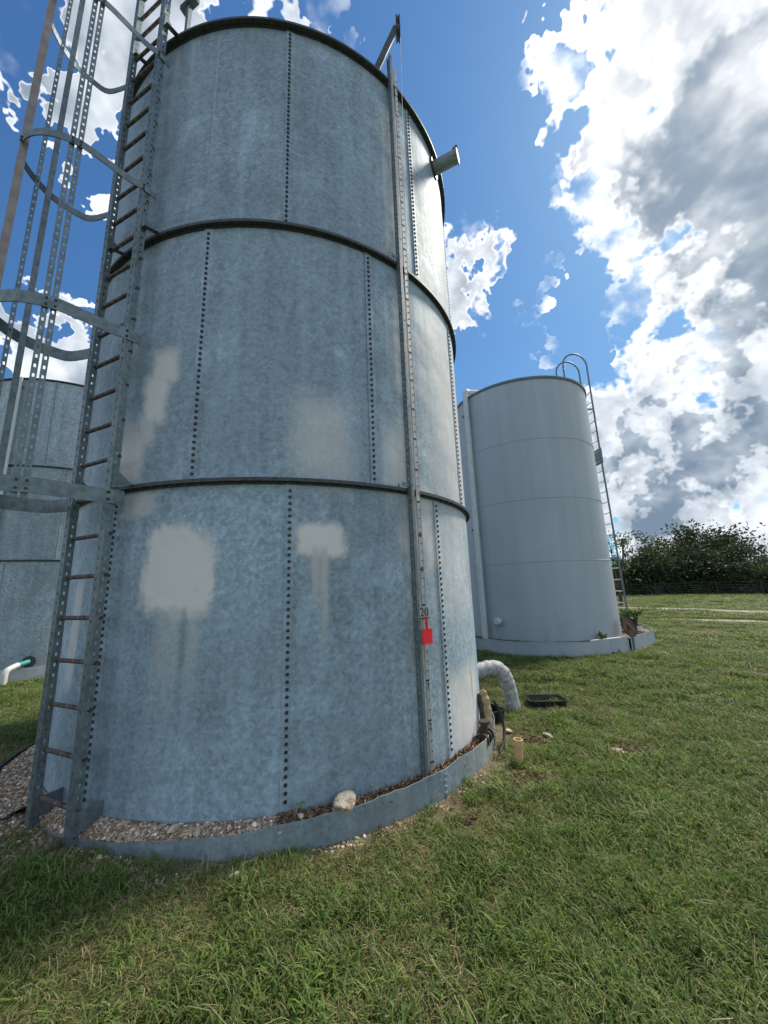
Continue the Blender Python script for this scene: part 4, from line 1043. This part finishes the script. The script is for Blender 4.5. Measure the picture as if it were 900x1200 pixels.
# ------------------------------------------------------------------ second bolted tank, at the left
ltank = thing("storage_tank", C3, "distant galvanized bolted tank half hidden behind the caged ladder", "tank", "bolted galvanized tanks")
bolted_tank(ltank, R3, [.20, 2.60, 5.02, 7.44], (-80.2, -56.7, -68.0), M_GALV2, nb=40, flange=.03)
gl = link("level_gauge", None, ltank)
mb = MB(); mb.box(pol(R3 + .08, -86.3, 4.0), pol(.055, -86.3 + 90), pol(.01, -86.3), (0, 0, 3.45)); mb.build("gauge_board", M_WHITE, gl)
for z in (2.0, 4.5, 7.2):
    mb = MB(); mb.box(pol(R3 + .04, -86.3, z), pol(.02, 3.7), pol(.035, -86.3), (0, 0, .03)); mb.build("bracket", M_DARK, gl)
mb = MB(); mb.tube([pol(1.9, -82, 7.4), pol(1.9, -82, 8.0)], .015, 6); mb.tube([pol(1.9, -82, 7.8), pol(1.96, -82, 7.9)], .025, 6); mb.build("vent_mast", M_DARK, ltank)
r3 = thing("base_ring", C3, "pale sheet ring around the foot of the half-hidden left tank", "retaining ring")
mb = MB(); mb.revolve([(R3 + .14, -.4), (R3 + .15, -.4), (R3 + .15, .10), (R3 + .14, .10)], 0, 360, 96); mb.build("ring_plate", M_WHITE, r3)
mb = MB(); mb.revolve([(R3 + .002, .09), (R3 + .139, .085)], 0, 360, 96, closed=False, smooth=True); tag(mb.build("soil_bed", M_BED, None, C3), kind='structure')
fill = thing("fill_pipe", C3, "white plastic elbow with a teal section coming out of the left tank", "pipe")
fa = -61.0; fo = pol(1, fa)
mb = MB(); mb.tube([fo * (R3 - .02) + Vector((0, 0, .22)), fo * (R3 + .02) + Vector((0, 0, .22))], .13, 18); mb.build("flange", M_DARK, fill)
ft = (fo + pol(.9, fa - 70)).normalized()
q0 = fo * (R3 + .02) + Vector((0, 0, .22)); q1 = q0 + ft * .24 - Vector((0, 0, .03)); q2 = q1 + ft * .22 - Vector((0, 0, .05))
mb = MB(); mb.tube([q0, q1], .055, 14); mb.build("teal_section", M_TEAL, fill)
mb = MB(); mb.tube(cat_curve([q1, q2 - ft * .04, q2 + ft * .03 - Vector((0, 0, .05)), q2 + ft * .05 - Vector((0, 0, .16)), q2 + ft * .05 - Vector((0, 0, .42))], 5), .064, 14); mb.build("elbow", M_PVC, fill)

# ------------------------------------------------------------------ trees
def tree_mesh(seed, h, w, n, dense=True):
    r = np.random.default_rng(seed); mb = MB(); tips = []
    ht = h * .22
    mb.tube([(0, 0, -.1), (.04, 0, ht * .5), (.02, .03, ht)], [.13, .11, .09], 8)
    for k in range(9 if dense else 7):
        a = 2 * PI * k / 8 + r.uniform(-.4, .4); e = r.uniform(.25, 1.3); L = r.uniform(.45, .95)
        mid = np.array([math.cos(a) * w * .25 * L, math.sin(a) * w * .25 * L, ht + (h - ht) * .35 * e * .7])
        tip = np.array([math.cos(a) * w * .5 * L, math.sin(a) * w * .5 * L, min(h * .93, ht + (h - ht) * (.25 + .62 * e * r.uniform(.6, 1)))])
        mb.tube([(0.02, .03, ht * .9), mid, tip], [.07, .045, .015], 6)
        for _ in range(5 if dense else 3):
            t2 = tip + r.normal(0, 1, 3) * np.array([w * .13, w * .13, h * .10]); t2[2] = min(max(t2[2], h * .12), h)
            mb.tube([mid * .4 + tip * .6, t2], [.025, .008], 5, caps=False); tips.append(t2)
        if dense:
            for hh in (.08, .18, .3): tips.append(np.array([mid[0] * r.uniform(.6, 2.0), mid[1] * r.uniform(.6, 2.0), h * hh]))
    T = np.array(tips)
    def fn(rr, n):
        k = rr.integers(len(T), size=n); s = rr.uniform(.5, 1.3, len(T))[k][:, None] * (w * .115 if dense else w * .07)
        p = T[k] + rr.normal(0, 1, (n, 3)) * s * np.array([1, 1, .62]); p[:, 2] = np.maximum(p[:, 2], .1); return p
    lv = leaf_blob(n, fn, .135 if dense else .10, seed, [(.070, .100, .044), (.055, .082, .040), (.090, .122, .052), (.062, .092, .050)])  # distance haze is put into the leaf colours as extra blue
    return lv, mb.mesh("trunk", M_BARK)
kinds = [tree_mesh(31, 4.4, 5.0, 8500), tree_mesh(32, 3.9, 4.6, 7500), tree_mesh(33, 4.7, 5.4, 8800)]
thin = tree_mesh(34, 5.0, 3.0, 900, False)
def tree(x, y, k, s, rz, label, km=None):
    root = thing("tree", on_ground(x, y), label, "tree", "brush trees along the fence", rz)
    lv, tr = km or kinds[k]
    a = link("crown", lv, root); b = link("trunk", tr, root); a.scale = b.scale = (s, s, s * random.uniform(.9, 1.05))
TR = [(27.2, 48.0, 0, .92), (30.2, 46.0, 1, 1.05), (32.6, 43.5, 2, 1.16), (34.6, 40.6, 0, .92), (36.0, 37.4, 1, .85), (37.4, 33.6, 2, .95), (39.0, 29.0, 0, 1.0),
      (30.5, 51.0, 2, .85), (34.5, 47.5, 1, 1.1), (37.5, 44.0, 0, 1.25), (40.0, 39.5, 2, .85), (42.0, 34.0, 1, 1.2), (23.8, 50.5, 1, .95), (20.0, 52.5, 2, .95), (16.0, 54.0, 0, 1.0), (12.0, 55.0, 1, 1.05), (41., 25., 2, 1.1), (42., 20.5, 1, 1.),
      (8.0, 56., 2, 1.0)]
TL = ["dense dark green brush tree just behind the wire fence", "broad bushy dark tree in the second row behind the fence"]
for i, (x, y, k, s) in enumerate(TR):
    tree(x, y, k, s * (.80, 1.0, 1.12, 1.22, .86, 1.05)[i % 6], random.uniform(0, 6), "dark green brush tree in the dense row along the wire fence")
tree(15.3, 25.6, 0, 1.05, .6, "sparse thin tree with ragged branches right behind the painted tank's ladder", thin)

# ------------------------------------------------------------------ wire fence
fence = thing("wire_fence", (0, 0, 0), "wire fence on thin posts in front of the far brush trees", "fence")
FP = [(-20, 44.5), (0, 47.0), (14, 47.0), (24.5, 43.5), (31.0, 36.5), (35.5, 28.0), (38.5, 16.0)]
fpts = []
for i in range(len(FP) - 1):
    a = Vector((*FP[i], 0)); b = Vector((*FP[i + 1], 0)); n = max(1, int((b - a).length / 3.2))
    fpts += [a + (b - a) * k / n for k in range(n)]
pm = MB().tube([(0, 0, -.2), (0, 0, 1.35)], .035, 6).mesh("post", M_BARK)
for q in fpts: link("post", pm, fence, on_ground(q.x, q.y))
for h in (.2, .38, .56, .74, .95, 1.2):
    mb = MB(); mb.tube([on_ground(q.x, q.y, h) for q in fpts], .0035, 4); mb.build("wire", M_ZINC, fence)
